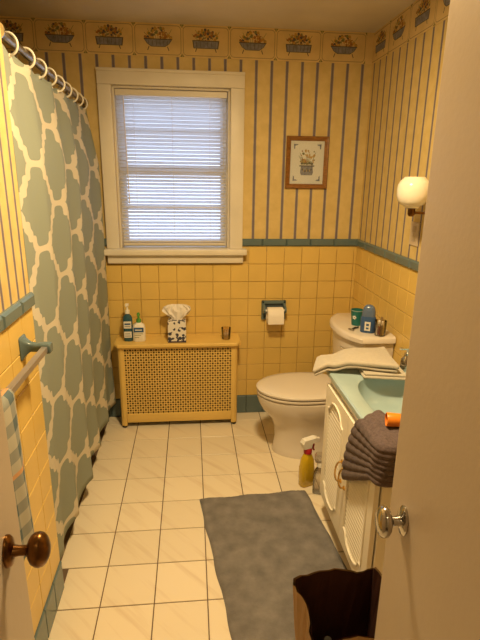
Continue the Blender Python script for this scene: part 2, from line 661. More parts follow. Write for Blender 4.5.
def border_print(variant):
    rnd = random.Random(variant + 3)
    b_ = MB()
    z = .0004
    # rounded outline
    o1, o2 = rrect(BW * .965, BH * .90, .022), rrect(BW * .938, BH * .855, .018)
    n = len(o1)
    b_.cur = 0
    b_.add([(x, y, z) for x, y in o1] + [(x, y, z) for x, y in o2], [(i, (i + 1) % n, n + (i + 1) % n, n + i) for i in range(n)])
    # corner leaves between the outline and the panel edge
    for sx_ in (-1, 1):
        for sy_ in (-1, 1):
            b_.cur = 5
            b_.poly([(sx_ * BW * .497, sy_ * BH * .49, z), (sx_ * BW * .455, sy_ * BH * .485, z), (sx_ * BW * .478, sy_ * BH * .44, z), (sx_ * BW * .495, sy_ * BH * .38, z)])
    y0 = -.036
    if variant % 2 == 0:
        body = [(-.072, y0 + .040), (-.066, y0 + .002), (.066, y0 + .002), (.072, y0 + .040)]
    else:
        body = [(-.076, y0 + .040), (-.058, y0 + .014), (-.036, y0 + .003), (.036, y0 + .003), (.058, y0 + .014), (.076, y0 + .040)]
    flower_mass(b_, rnd, 0, y0 + .036, .072, .060, 70, z + .0001)
    b_.cur = 5
    for k_ in range(9):
        a = -.07 + .0175 * k_
        line2(b_, (a * .6, y0 + .04), (a * 1.08, y0 + .078 + rnd.uniform(-.01, .016)), .0022, z + .00005)
    z2 = z + .0006
    b_.cur = 2
    b_.poly([(x * 1.04, y - .001 if y < y0 + .01 else y + .002, z2) for x, y in body])
    b_.cur = 1
    b_.poly([(x * .96, y0 + .004 + (y - y0 - .002) * .88, z2 + .00008) for x, y in body])
    b_.cur = 2
    for k_ in range(6):
        a = -.05 + .02 * k_
        line2(b_, (a, y0 + .008), (a * 1.05, y0 + .034), .002, z2 + .00012)
    for sx_ in (-1, 1):
        line2(b_, (sx_ * .050, y0 + .004), (sx_ * .058, y0 - .016), .0045, z2)
    return b_.mesh('flower_tub_print', PRINTS)


PRN = [border_print(0), border_print(1)]


def border(parent, side, lo, hi, start, pos):
    k0, k1 = math.floor((lo - start) / BW), math.ceil((hi - start) / BW)
    for k_ in range(k0, k1):
        a, c_ = max(lo, start + k_ * BW), min(hi, start + (k_ + 1) * BW)
        if c_ - a < .004:
            continue
        o = place_tile('border_panel', parent, side, 'border_panel', c_ - a, BH, .0015, .0003, M_bpan, pos((a + c_) / 2, (ZBO + ZC) / 2, 0))
        if c_ - a > BW * .8:
            p_ = link('flower_tub_print', PRN[k_ % 2], o)
            p_.location = (0, 0, .0012)


border(wall_back, 'back', XT, XR, .49, lambda a, z, o: (a, YB + o, z))
border(wall_right, 'right', 0.3, YB, 2.80, lambda a, z, o: (XR + o, a, z))
border(wall_left, 'left', 0.0, YS, YS - .05, lambda a, z, o: (XL + o, a, z))

# ------------------------------------------------------------ window
win = struct('window_1', 'double-hung window with cream painted casing in the back wall', 'window')
M_sash = mat('sash_paint', (0.66, 0.60, 0.50), 0.45, var=0.04)


def bar(name, a, c_, m=M_white, parent=win, r_=.005):
    return MB().bbox(a, c_, r_).build(name, m, parent, smooth=True)


CY = YB - .024
bar('casing_side', (-.507, CY, 1.135), (WX0, YB + .0, 2.045))
bar('casing_side', (WX1, CY, 1.135), (.316, YB + .0, 2.045))
bar('casing_head', (-.507, CY, 2.045), (.316, YB + .0, 2.122))
bar('stop_strip', (-.507, CY - .008, 2.112), (.316, YB - .0, 2.128), r_=.003)
bar('window_stool', (-.530, YB - .062, 1.098), (.342, YB + .10, 1.135), r_=.010)
bar('apron', (-.507, YB - .030, 1.045), (.322, YB - .003, 1.098), r_=.008)
jm = .014
bar('jamb', (WX0, YB, 1.135), (WX0 + jm, YB + .14, 2.045), M_sash)
bar('jamb', (WX1 - jm, YB, 1.135), (WX1, YB + .14, 2.045), M_sash)
bar('jamb', (WX0, YB, 2.045 - jm), (WX1, YB + .14, 2.045), M_sash)
bar('jamb', (WX0, YB + .10, 1.115), (WX1, YB + .145, 1.140), M_sash)


def sash(y0, z0, z1):
    s = MB()
    x0, x1 = WX0 + jm, WX1 - jm
    st = .038
    s.bbox((x0, y0, z0), (x0 + st, y0 + .03, z1), .003)
    s.bbox((x1 - st, y0, z0), (x1, y0 + .03, z1), .003)
    s.bbox((x0 + st, y0, z0), (x1 - st, y0 + .03, z0 + .045), .003)
    s.bbox((x0 + st, y0, z1 - .035), (x1 - st, y0 + .03, z1), .003)
    o = s.build('sash', M_sash, win)
    zm = (z0 + .045 + z1 - .035) / 2
    MB().bbox((x0 + st, y0 + .004, zm - .009), (x1 - st, y0 + .026, zm + .009), .003).build('muntin', M_sash, o)
    for za, zb in ((z0 + .045, zm - .009), (zm + .009, z1 - .035)):
        MB().box((x0 + st, y0 + .013, za), (x1 - st, y0 + .016, zb)).build('pane', M_glass, o)


sash(YB + .055, 1.140, 1.60)
sash(YB + .092, 1.575, 2.035)

# mini blind
blind = thing('mini_blind', 'white horizontal mini blind lowered over the window', 'blind', (0, 0, 0))
bx0, bx1 = WX0 + .016, WX1 - .018
BY = YB + .022
MB().bbox((bx0, BY - .014, 1.995), (bx1, BY + .014, 2.028), .003).build('headrail', mat('headrail_white', (.68, .62, .52), .4), blind)
b = MB()
ns = 6
sw = .0125
rs = []
for i in range(ns + 1):
    t = i / ns * 2 - 1
    rs.append((t * sw, .0022 * (1 - t * t)))
tilt = math.radians(41)
top, bot = [], []
for a, c_ in rs:
    y_ = a * math.cos(tilt) - c_ * math.sin(tilt)
    z_ = -a * math.sin(tilt) + c_ * math.cos(tilt)      # room side edge higher
    top.append((y_, z_ + .0004))
    bot.append((y_, z_ - .0004))
prof = top + bot[::-1]
b.loft([[(bx0 + .004, p, q) for p, q in prof], [(bx1 - .004, p, q) for p, q in prof]])
slat_me = b.mesh('slat', M_slat)
zs = 1.985
cnt = 0
while zs > 1.178:
    o = link('slat', slat_me, blind)
    o.location = (random.uniform(-.0008, .0008), BY, zs)
    o.rotation_euler = (random.uniform(-.04, .04), random.uniform(-.0012, .0012), 0)
    zs -= .0205
    cnt += 1
MB().bbox((bx0 + .004, BY - .012, 1.150), (bx1 - .004, BY + .012, 1.164), .003).build('bottom_rail', mat('rail_cream', (.62, .55, .42), .45), blind)
M_cord = mat('cord_white', (.72, .68, .60), .8)
for cx_ in (bx0 + .10, (bx0 + bx1) / 2, bx1 - .10):
    MB().tube([(cx_, BY - .0135, 1.164), (cx_, BY - .0135, 1.995)], .0009, 5).build('ladder_cord', M_cord, blind)
MB().tube([(bx0 + .055, BY - .022, 1.40), (bx0 + .045, BY - .018, 1.99)], .0032, 6).build('tilt_wand', M_cord, blind)
MB().tube([(bx1 - .022, BY - .020, 1.25), (bx1 - .018, BY - .017, 1.99)], .0012, 5).build('lift_cord', M_cord, blind)

# ------------------------------------------------------------ doors
def door(name, face_x, edge_y, sgn, z_knob, km, label, hinge_y=-.04, top=2.03, pk=1.0):
    """sgn: the direction (+1/-1 in X) the seen face looks; slab runs along Y"""
    d = struct(name, label, 'door')
    MB().bbox((face_x, hinge_y, .008), (face_x - sgn * .036, edge_y, top), .002).build('door_slab', M_doorp, d)
    ky = edge_y - .062
    for s, f_ in ((sgn, face_x), (-sgn, face_x - sgn * .036)):
        b_ = MB()
        b_.sm = True
        # oval rosette
        rings = []
        for h, k_ in ((0, 1.0), (.004, 1.0), (.008, .86), (.010, .55), (.012, .42)):
            rings.append([(f_ + s * h * pk, ky + .019 * k_ * math.cos(t), z_knob + .030 * k_ * math.sin(t)) for t in [2 * PI * i / 24 for i in range(24)]])
        b_.loft(rings)
        b_.lathe([(.0105, s * .010 * pk), (.0085, s * .020 * pk), (.0085, s * .030 * pk), (.0125, s * .036 * pk)], (f_, ky, z_knob), 16, 'x')
        ro = b_.build('rosette', km, d, smooth=True)
        b_ = MB()
        rings = []
        for h, k_ in ((.034, .30), (.036, .62), (.040, .84), (.046, .97), (.052, 1.0), (.058, .94), (.063, .78), (.067, .50), (.0685, .2)):
            rings.append([(f_ + s * h * pk, ky + .024 * k_ * math.cos(t), z_knob + .031 * k_ * math.sin(t)) for t in [2 * PI * i / 28 for i in range(28)]])
        b_.loft(rings)
        b_.build('knob', km, d, smooth=True)
    b_ = MB()
    b_.bbox((face_x - sgn * .006, edge_y - .0005, z_knob - .028), (face_x - sgn * .030, edge_y + .0012, z_knob + .028), .0005)
    b_.build('latch_plate', km, d)
    for hz in (.25, 1.05, 1.80):
        MB().lathe([(.006, 0), (.006, .09)], (face_x + sgn * .004, hinge_y - .006, hz), 10).build('hinge', km, d, smooth=True)
    return d


door('door_1', -0.310, 0.757, 1, 0.965, M_brass, 'cream door at the left edge with dark brass oval knob')
door('door_2', 0.379, 0.775, -1, 0.966, M_nickel, 'cream door at the right edge with chrome oval knob', pk=.75)

# ------------------------------------------------------------ ceiling lamp (above the frame)
lamp = thing('ceiling_light', 'round opal glass ceiling light', 'lamp', LAMP_POS)
MB().lathe([(.15, .040), (.15, .075), (.12, .0752)], n=28).build('canopy', M_gold, lamp, smooth=True)
MB().lathe([(.05, .004), (.10, .010), (.135, .024), (.145, .042)], n=28, cap0=True, cap1=True).build('glass_bowl', emis('opal_glow', (1, .73, .38), 15), lamp, smooth=True)
ld = bpy.data.lights.new('ceiling_bulb', 'AREA')
ld.shape = 'DISK'
ld.size = 0.20
ld.energy = LAMP_W
ld.color = LAMP_COL
lo = bpy.data.objects.new('bulb_light', ld)
COL.objects.link(lo)
lo.location = (0, 0, -.004)
lo.parent = lamp
# unseen fill lamp added behind the camera to brighten the doors
lamp2 = thing('hall_fill_light', 'unseen round fill light added behind the doorway', 'lamp', (0.05, YF - .8, 2.285))
MB().lathe([(.12, .040), (.12, .075), (.10, .0752)], n=24).build('canopy', M_gold, lamp2, smooth=True)
MB().lathe([(.04, .004), (.08, .010), (.11, .024), (.115, .042)], n=24).build('glass_bowl', bpy.data.materials['opal_glow'], lamp2, smooth=True)
ld2 = bpy.data.lights.new('hall_fill', 'AREA')
ld2.shape = 'DISK'
ld2.size = .2
ld2.energy = HALL_FILL_W
ld2.color = LAMP_COL
lo2 = bpy.data.objects.new('bulb_light', ld2)
COL.objects.link(lo2)
lo2.location = (0, 0, -.004)
lo2.parent = lamp2

# ------------------------------------------------------------ bathtub
TX = -0.578
tub = thing('bathtub', 'slate blue bathtub behind the trellis shower curtain', 'bathtub', ((XT + TX) / 2, (YS + YB) / 2, 0))
tw_, tl_ = (TX - XT - .004), (YB - YS - .026)
b = MB()


def tubring(w_, l_, r_, z):
    return [(x, y, z) for x, y in rrect(w_, l_, r_, 6)]


b.loft([tubring(tw_ - .02, tl_, .02, 0), tubring(tw_ - .02, tl_, .02, .34), tubring(tw_, tl_, .02, .355), tubring(tw_, tl_, .02, .385),
        tubring(tw_ - .02, tl_ - .02, .03, .392), tubring(tw_ - .14, tl_ - .16, .12, .388), tubring(tw_ - .18, tl_ - .22, .14, .34),
        tubring(tw_ - .28, tl_ - .40, .16, .10), tubring(tw_ - .38, tl_ - .55, .12, .06)])
b.build('tub_shell', M_tub, tub, smooth=True)

# ------------------------------------------------------------ shower rod, rings, curtain
def rodx(y):
    return -.540 - .045 * (y - 1.68) / 1.35


ROD_Z = 1.95
rod = thing('shower_rod', 'dark metal shower rod along the tub, holding the cream rings', 'rod')
MB().tube([(rodx(YS + .004), YS + .004, ROD_Z), (rodx(YB - .002), YB - .002, ROD_Z)], .0125, 14).build('rod_tube', mat('oxidised_chrome', (.30, .25, .19), .32, .9, var=.3, vscale=25), rod, smooth=True)
for y, s in ((YS, 1), (YB - .0015, -1)):
    MB().lathe([(.024, 0), (.024, s * .003), (.017, s * .010), (.0145, s * .016)], (rodx(y), y, ROD_Z), 18, 'y').build('flange', M_nickel, rod, smooth=True)

CY0, CY1 = 1.606, 2.985
CZ0, CZ1 = 0.115, 1.918
NF = 5.0


def curtain_pt(s, v):
    """s 0..1 along the rod, v 0 top .. 1 bottom"""
    y = CY0 + (CY1 - CY0) * s
    g_ = min(1, v * 6)
    ph = 2 * PI * (NF * s + .25 + .03 * math.sin(4 * v + 9 * s) + .05 * math.sin(2.2 * PI * s))
    amp = (.0085 + .013 * max(0, v - .84) / .16) * (1 + .3 * math.sin(11 * s + 2)) * min(1, s * 8)
    xt = rodx(y) + .002
    xm = -.528 + .006 * math.sin(5 * s + 1)
    x = xt * (1 - g_) + xm * g_ + amp * math.sin(ph) + .006 * v * math.sin(13 * s + 3 * v)
    if y < YS + .10:                      # lies over the wall corner
        k_ = min(1, (YS + .10 - y) / .10)
        x = x * (1 - k_) + (XL - .002) * k_
    y += .014 * g_ * math.cos(ph) * min(1, s * 8, (1 - s) * 12)
    z = CZ1 + (CZ0 - CZ1) * v
    if v < .02:
        z -= .010 * (1 - math.cos(2 * PI * (s * 9.0 + .05))) * .5
    z += (.012 * math.sin(ph + .6)) * max(0, v - .85) / .15
    if x < TX + .008:
        x = TX + .008
    return Vector((x, y, z))


nu, nv = 240, 60
vs, fs, uvs = [], [], []
for j in range(nv + 1):
    arc = 0
    prev = None
    for i in range(nu + 1):
        p = curtain_pt(i / nu, j / nv)
        vs.append(p)
for j in range(nv + 1):
    arc = 0
    for i in range(nu + 1):
        if i:
            p, q = curtain_pt((i - 1) / nu, .5), curtain_pt(i / nu, .5)
            arc += (q - p).length
        uvs.append((arc, vs[j * (nu + 1) + i].z))
for j in range(nv):
    for i in range(nu):
        a = j * (nu + 1) + i
        fs.append((a, a + 1, a + nu + 2, a + nu + 1))
CU_OFF, CV_OFF = -.185, .2695
me = bpy.data.meshes.new('curtain_cloth')
me.from_pydata([tuple(p) for p in vs], [], fs)
ul = me.uv_layers.new(name='UVMap')
for lp in me.loops:
    ul.data[lp.index].uv = (uvs[lp.vertex_index][0] + CU_OFF, uvs[lp.vertex_index][1] + CV_OFF)
me.materials.append(M_curt)
me.shade_smooth()
curtain = thing('shower_curtain', 'sage green shower curtain with cream trellis pattern', 'curtain')
co = link('cloth', me, curtain)
so = co.modifiers.new('thickness', 'SOLIDIFY')
so.thickness = .0012
so.offset = 0
b = MB()
for k_ in range(9):
    s = (k_ + .55) / 9
    p = curtain_pt(s, 0)
rings_y = [1.70, 1.885, 2.05, 2.21, 2.36, 2.515, 2.665, 2.815, 2.955]
rb = MB()
path = []
for i in range(28):
    t = 2 * PI * i / 28
    path.append((.029 * math.cos(t), 0, .031 * math.sin(t)))
rb.tube(path, .0042, 7, closed=True)
ring_me = rb.mesh('ring_loop', M_ring)
ring_me.shade_smooth()
tab = MB().bbox((-.004, -.005, -.036), (.004, .005, -.025), .002).mesh('hook_tab', M_ring)
for k_, y in enumerate(rings_y):
    nth = ['ninth', 'eighth', 'seventh', 'sixth', 'fifth', 'fourth', 'third', 'second', 'first'][k_]
    o = thing('curtain_ring', 'cream plastic ring on the shower rod, %s ring counted from the back wall' % nth, 'ring', (rodx(y), y, ROD_Z - .0130), random.uniform(-.25, .05), 'curtain rings on the shower rod')
    link('ring_loop', ring_me, o)
    link('hook_tab', tab, o)

# ------------------------------------------------------------ radiator cover
RX0, RX1, RY, RZ = -.462, .282, 2.862, .572
rad = thing('radiator_cover', 'yellow metal radiator cover with perforated front under the window', 'radiator cover', ((RX0 + RX1) / 2, 2.94, 0))
rad_o = Vector(rad.location)


def rp(*p):
    return tuple(Vector(p) - rad_o)


def rbx(name, a, c_, m=M_rad, r_=.006):
    return MB().bbox(rp(*a), rp(*c_), r_).build(name, m, rad, smooth=True)


b = MB()
ov = .020
ch = .035
out = [(RX0 - ov, YB - .003), (RX0 - ov, RY - .022 + ch), (RX0 - ov + ch * .7, RY - .022), (RX1 + ov - ch * .7, RY - .022), (RX1 + ov, RY - .022 + ch), (RX1 + ov, YB - .003)]
rr_ = []
for z, k_ in ((RZ - .022, -.006), (RZ - .018, 0), (RZ - .004, 0), (RZ, -.004)):
    cx_, cy_ = (RX0 + RX1) / 2, 2.94
    rr_.append([rp(x + (k_ if x > cx_ else -k_), y - (k_ if y < cy_ else 0), z) for x, y in out])
b.loft(rr_)
b.build('top_slab', M_rad, rad)
for x0, x1 in ((RX0, RX0 + .038), (RX1 - .038, RX1)):
    b = MB()
    s = -1 if x0 == RX0 else 1
    xo, xi = (x0, x1) if s < 0 else (x1, x0)
    o_ = [(xi, RY), (xi, RY + .03), (xo, RY + .03), (xo, RY + .018), (xo - s * .006, RY + .006), (xo - s * .018, RY)]
    b.prism(o_, lambda a, c_, d: rp(a, c_, d), .016, RZ - .022)
    b.build('corner_post', M_rad, rad)
    f = MB().lathe([(.012, 0), (.014, .004), (.014, .018)], rp((x0 + x1) / 2, RY + .015, 0), 12).build('foot', M_dark, rad)
for x0, x1 in ((RX0 + .001, RX0 + .007), (RX1 - .007, RX1 - .001)):
    rbx('side_panel', (x0, RY + .03, .03), (x1, YB - .022, RZ - .022), r_=.001)
gx0, gx1, gz0, gz1 = RX0 + .038, RX1 - .038, .095, .535
rbx('bottom_rail', (gx0, RY + .003, .035), (gx1, RY + .014, gz0))
rbx('top_rail', (gx0, RY + .003, gz1), (gx1, RY + .014, RZ - .022), r_=.003)
# perforated sheet: every cell a rounded hole, alternate holes smaller
nx, nz = 42, 27
cx_, cz_ = (gx1 - gx0) / nx, (gz1 - gz0) / nz
b = MB()
for i in range(nx):
    for j in range(nz):
        x, z = gx0 + (i + .5) * cx_, gz0 + (j + .5) * cz_
        rr = .42 if (i + j) % 2 == 0 else .27
        vs_ = []
        for k_ in range(8):
            t = PI / 4 * k_
            c_, s_ = math.cos(t), math.sin(t)
            q = max(abs(c_), abs(s_))
            vs_.append(rp(x + c_ / q * cx_ / 2, RY + .008, z + s_ / q * cz_ / 2))
        for k_ in range(8):
            t = PI / 4 * k_
            vs_.append(rp(x + math.cos(t) * cx_ * rr, RY + .0085, z + math.sin(t) * cz_ * rr))
        b.add(vs_, [(k_, (k_ + 1) % 8, 8 + (k_ + 1) % 8, 8 + k_) for k_ in range(8)])
b.build('grille', M_rad, rad)
rbx('shade_backing', (gx0 - .02, RY + .045, .03), (gx1 + .02, RY + .05, RZ - .03), mat('shade_dark_brown', (.035, .02, .009), .8), .001)  # dark sheet added behind the holes, its colour stands for the shade inside

# ------------------------------------------------------------ things on the radiator cover
RT = RZ + .0004


def bottle_loft(parent, name, sect, m, n=5, loc=(0, 0)):
    """sect: (z, width, depth, corner radius)"""
    b_ = MB()
    b_.loft([[(loc[0] + x, loc[1] + y, z) for x, y in rrect(w_, d_, min(r_, w_ * .49, d_ * .49), n)] for z, w_, d_, r_ in sect])
    return b_.build(name, m, parent, smooth=True)


M_teal = mat('teal_blue_plastic', (.025, .09, .13), .25)
M_lbl = mat('label_white', (.72, .70, .66), .5)
M_lblb = mat('label_blue', (.03, .09, .22), .5)
M_lblg = mat('label_grey_print', (.22, .25, .28), .6)
M_wpl2 = mat('white_plastic', (.82, .79, .72), .35)
M_grn = mat('green_plastic', (.08, .30, .06), .35)
t = thing('lotion_bottle', 'tall dark teal pump bottle with white pump on the radiator cover', 'bottle', (-.397, 2.93, RT))
bottle_loft(t, 'body', [(0, .052, .038, .018), (.004, .058, .042, .02), (.14, .058, .042, .02), (.158, .050, .036, .018), (.170, .026, .026, .013), (.178, .024, .024, .012)], M_teal)
o = MB().bbox((-.023, -.0222, .025), (.023, -.0205, .065), .0004).build('front_label', M_lbl, t)
MB().box((-.018, -.0228, .034), (.018, -.0222, .039)).build('print_line', M_lblg, o)
MB().box((-.018, -.0228, .048), (.014, -.0222, .053)).build('print_line', M_lblg, o)
o = MB().bbox((-.023, -.0222, .085), (.023, -.0205, .130), .0004).build('front_label', M_lbl, t)
MB().box((-.018, -.0228, .108), (.018, -.0222, .118)).build('print_line', M_lblb, o)
MB().box((-.018, -.0228, .095), (.016, -.0222, .100)).build('print_line', M_lblg, o)
b = MB()
b.lathe([(.0145, .176), (.0145, .196), (.007, .199), (.0055, .224)], n=16)
b.bbox((-.011, -.012, .222), (.011, .012, .238), .005)
b.bbox((-.006, -.040, .226), (.006, -.008, .236), .004)
b.build('pump', M_wpl2, t, smooth=True)
t = thing('lotion_bottle', 'white lotion bottle with bright green pump on the radiator cover', 'bottle', (-.330, 2.925, RT))
bottle_loft(t, 'body', [(0, .070, .046, .02), (.004, .078, .050, .022), (.085, .078, .050, .022), (.105, .068, .044, .02), (.116, .034, .030, .015), (.122, .028, .028, .014)], M_wpl2)
o = MB().bbox((-.030, -.0262, .062), (.030, -.0248, .092), .0004).build('blue_label', M_lblb, t)
MB().box((-.022, -.0268, .073), (.020, -.0262, .080)).build('print_line', M_lbl, o)
for k_, zz in enumerate((.050, .040, .026)):
    MB().box((-.026, -.0255, zz), (.026 - .012 * k_, -.0249, zz + .004)).build('print_line', mat('label_olive_print', (.30, .30, .16), .6), t)
b = MB()
b.lathe([(.015, .120), (.015, .140), (.007, .144), (.0055, .160)], n=16)
b.lathe([(.004, .158), (.010, .162), (.010, .172), (.006, .182)], n=14)
b.bbox((-.005, -.034, .164), (.005, -.006, .173), .003)
b.build('pump', M_grn, t, smooth=True)

M_tbox, nt, bb = nodes_of('tissue_box_floral_print')
N, L = nt.nodes, nt.links
tc = N.new('ShaderNodeTexCoord')
vo = N.new('ShaderNodeTexVoronoi'); vo.inputs['Scale'].default_value = 46
nz_ = N.new('ShaderNodeTexNoise'); nz_.inputs['Scale'].default_value = 26
L.new(tc.outputs['Object'], vo.inputs['Vector']); L.new(tc.outputs['Object'], nz_.inputs['Vector'])
k1 = math_node(N, L, 'LESS_THAN', vo.outputs['Distance'], .52)
k2 = math_node(N, L, 'GREATER_THAN', nz_.outputs[0], .47)
L.new(mix_col(N, L, math_node(N, L, 'MULTIPLY', k1, k2), (.74, .70, .64), (.035, .04, .07)), bb.inputs['Base Color'])
t = thing('tissue_box', 'cube tissue box with dark floral print on the radiator cover', 'tissue box', (-.095, 2.925, RT))
MB().bbox((-.055, -.055, 0), (.055, .055, .135), .002).build('carton', M_tbox, t)
MB().box((-.0553, -.0555, 0), (.0553, .0555, .010)).build('base_band', mat('carton_dark_band', (.05, .035, .06), .6), t)
b = MB()
rings = []
n = 36
for z, w_, d_, am in ((.128, .030, .012, 0), (.150, .038, .014, .003), (.170, .066, .017, .006), (.190, .086, .018, .008), (.198, .090, .015, .012), (.214, .082, .013, .006), (.226, .058, .010, .004), (.232, .030, .004, .002)):
    rings.append([(w_ * math.cos(2 * PI * i / n) + am * .5 * math.sin(5 * i + z * 90), d_ * math.sin(2 * PI * i / n) + am * math.sin(1.9 * i + z * 60), z + am * .6 * math.cos(2.7 * i)) for i in range(n)])
b.loft(rings)
b.build('tissue', mat('tissue_paper', (.80, .74, .66), .95, bump=.3, bscale=60), t, smooth=True)

t = thing('votive_glass', 'small amber glass votive holder on the right of the radiator cover', 'candle holder', (.212, 2.925, RT))
MB().lathe([(.022, 0), (.026, .004), (.031, .075), (.029, .075), (.024, .010), (.002, .008)], n=24).build('glass', clear_glass('amber_glass', (.96, .88, .74), .12), t, smooth=True)
MB().lathe([(.0235, .0105), (.0255, .034), (.003, .033)], n=20).build('wax', mat('ivory_wax', (.70, .58, .38), .5), t, smooth=True)
MB().tube([(0, 0, .033), (.001, 0, .042)], .0012, 5).build('wick', M_dark, t)

# ------------------------------------------------------------ toilet roll holder and roll
hx0, hx1, hz0, hz1 = .447, .606, .672, .800
YW = YB - .003
t = thing('toilet_roll_holder', 'slate blue ceramic toilet roll holder on the back wall', 'holder', ((hx0 + hx1) / 2, YW, .736))
hw, hh = (hx1 - hx0) / 2, (hz1 - hz0) / 2
b = MB()
b.bbox((-hw, -.020, hh - .022), (hw, 0, hh), .006)
b.bbox((-hw, -.014, -hh), (hw, 0, -hh + .018), .006)
b.bbox((-hw, -.020, -hh), (-hw + .020, 0, hh), .006)
b.bbox((hw - .020, -.020, -hh), (hw, 0, hh), .006)
b.build('surround', M_blue, t, smooth=True)
MB().box((-hw + .01, -.004, -hh + .01), (hw - .01, 0, hh - .01)).build('recess_back', mat('recess_dark_blue', (.08, .11, .13), .4), t)
for s in (-1, 1):
    b = MB()
    b.prism([(-.018, -.030), (-.070, -.018), (-.078, 0), (-.070, .016), (-.018, .034)], lambda a, c_, d: (d, a, c_ + .012), s * (hw - .018), s * (hw - .005))
    b.build('ear', M_blue, t, smooth=True)
MB().tube([(-hw + .018, -.064, .010), (hw - .018, -.064, .010)], .007, 10).build('roller', M_wpl2, t, smooth=True)
t = thing('toilet_paper_roll', 'white toilet paper roll in the blue holder', 'toilet paper', ((hx0 + hx1) / 2 + .001, YW - .064, .746 - .032))
b = MB()
b.lathe([(.019, -.051), (.050, -.051), (.053, -.048), (.053, .048), (.050, .051), (.019, .051), (.019, -.051)], (0, 0, 0), 28, 'x', False, False)
b.build('paper', mat('toilet_paper_white', (.86, .80, .72), .95, bump=.1, bscale=80), t, smooth=True)
b = MB()
b.add([(-.050, -.0532, 0), (.050, -.0532, 0), (.050, -.0540, -.02), (-.050, -.0540, -.02), (.050, -.0530, -.045), (-.050, -.0530, -.045)], [(0, 1, 2, 3), (3, 2, 4, 5)])
b.build('loose_end', MATS['toilet_paper_white'], t)

# ------------------------------------------------------------ framed picture
px0, px1, pz0, pz1 = .572, .829, 1.500, 1.800
t = thing('framed_picture', 'gilt wood framed print of a flower pot on the striped wall', 'picture', ((px0 + px1) / 2, YB - .001, 1.65))
pw, ph_ = (px1 - px0) / 2, (pz1 - pz0) / 2
fr = .027
for a in range(4):
    b = MB()
    L1, L2 = (pw, ph_) if a % 2 == 0 else (ph_, pw)
    prof = [(0, 0), (0, .013), (.004, .018), (.013, .015), (.021, .010), (fr, .007), (fr, 0)]
    r1, r2 = [], []
    for q, d in prof:
        pt1, pt2 = Vector((-(L1 - q), -(L2 - q))), Vector((L1 - q, -(L2 - q)))
        an = a * PI / 2
        R2 = Matrix.Rotation(an, 2)
        p1, p2 = R2 @ pt1, R2 @ pt2
        r1.append((p1.x, -d, p1.y)); r2.append((p2.x, -d, p2.y))
    b.loft([r1, r2])
    b.build('frame_side', M_wood, t)
MB().box((-pw + fr - .003, -.006, -ph_ + fr - .003), (pw - fr + .003, 0, ph_ - fr + .003)).build('print_sheet', M_paper, t)
b = MB()
rnd = random.Random(11)
FNZ = 0
b.cur = 1
b.poly([(-.040, -.056, 0), (-.034, -.072, 0), (.034, -.072, 0), (.040, -.056, 0), (.036, -.022, 0), (-.036, -.022, 0)])
b.cur = 2
b.poly([(-.046, -.022, .0001), (.046, -.022, .0001), (.046, -.015, .0001), (-.046, -.015, .0001)])
for k_ in range(7):
    disc(b, -.027 + .009 * k_, -.045 + .006 * math.cos(k_ * 2), .005, .007, .0002, 6)
b.cur = 0
for k_ in range(3):
    disc(b, -.018 + .018 * k_, -.045, .004, .009, .0003, 6)
b.cur = 2
for k_ in range(5):
    disc(b, -.030 + .015 * k_, -.004 + .004 * math.sin(k_ * 3), .009, .009, .0002, 6)
b.cur = 5
for k_ in range(14):
    a = rnd.uniform(-.5, .5)
    line2(b, (a * .05, -.01), (a * .11, rnd.uniform(.02, .065)), .002, .0003)
for k_ in range(30):
    b.cur = rnd.choice([4, 4, 4, 3, 5])
    s = rnd.uniform(.004, .008)
    disc(b, rnd.uniform(-.045, .045), rnd.uniform(.000, .072), s, s, .0004 + k_ * 5e-6, 6)
b.v = [(x, -.0066 - z, y) for x, y, z in b.v]
b.build('flower_pot_print', PRINTS, t)
for sx_ in (-1, 1):
    for sy_ in (-1, 1):
        b = MB()
        b.poly([(sx_ * x, -.0068, sy_ * z) for x, z in ((.084, .106), (.056, .104), (.064, .097), (.072, .097), (.076, .090), (.075, .082), (.082, .074))])
        b.build('corner_ornament', M_pblue, t)
MB().box((-pw + fr - .002, -.0095, -ph_ + fr - .002), (pw - fr + .002, -.0085, ph_ - fr + .002)).build('glazing', M_glass, t)

# ------------------------------------------------------------ wall sconce and plate on the right wall
t = thing('wall_sconce', 'opal glass globe wall sconce with brass arm on the right wall', 'sconce', (XR, 2.075, 1.43))
MB().lathe([(.050, 0), (.050, -.006), (.036, -.014), (.012, -.018)], (0, 0, 0), 20, 'x').build('back_plate', M_brass, t, smooth=True)
MB().tube([(-.012, 0, 0), (-.05, 0, -.008), (-.085, 0, -.006), (-.102, 0, .008), (-.104, 0, .022)], .006, 8).build('arm', M_brass, t, smooth=True)
MB().lathe([(.010, -.022), (.016, -.012), (.016, .010), (.028, .014), (.028, .020)], (-.104, 0, 0), 16).build('socket', M_brass, t, smooth=True)
MB().tube([(-.104, .0, -.004), (-.104, .030, -.004)], .003, 6).build('switch_key', M_brass, t, smooth=True)
prof = [(.030, .014), (.034, .022), (.048, .028), (.062, .043), (.069, .066), (.070, .090), (.067, .112), (.058, .128), (.046, .138), (.044, .143), (.030, .144)]
MB().lathe(prof, (-.104, 0, 0), 32).build('globe', mat('opal_glass', (.82, .76, .64), .18, coat=.3), t, smooth=True)
t = thing('outlet_plate', 'beige wall plate below the globe sconce', 'wall plate', (XR, 2.235, 1.315))
MB().bbox((-.006, -.045, -.055), (0, .045, .055), .003).build('plate', mat('beige_plate', (.58, .47, .33), .5), t)
for s in (-1, 1):
    MB().bbox((-.008, -.017, s * .022 - .014), (-.005, .017, s * .022 + .014), .002).build('socket_face', mat('beige_socket', (.50, .40, .27), .5), t)

# ------------------------------------------------------------ toilet
TY = 2.545
toilet = thing('toilet', 'bisque toilet with closed lid beside the vanity', 'toilet', (.70, TY, 0))
tox = .70


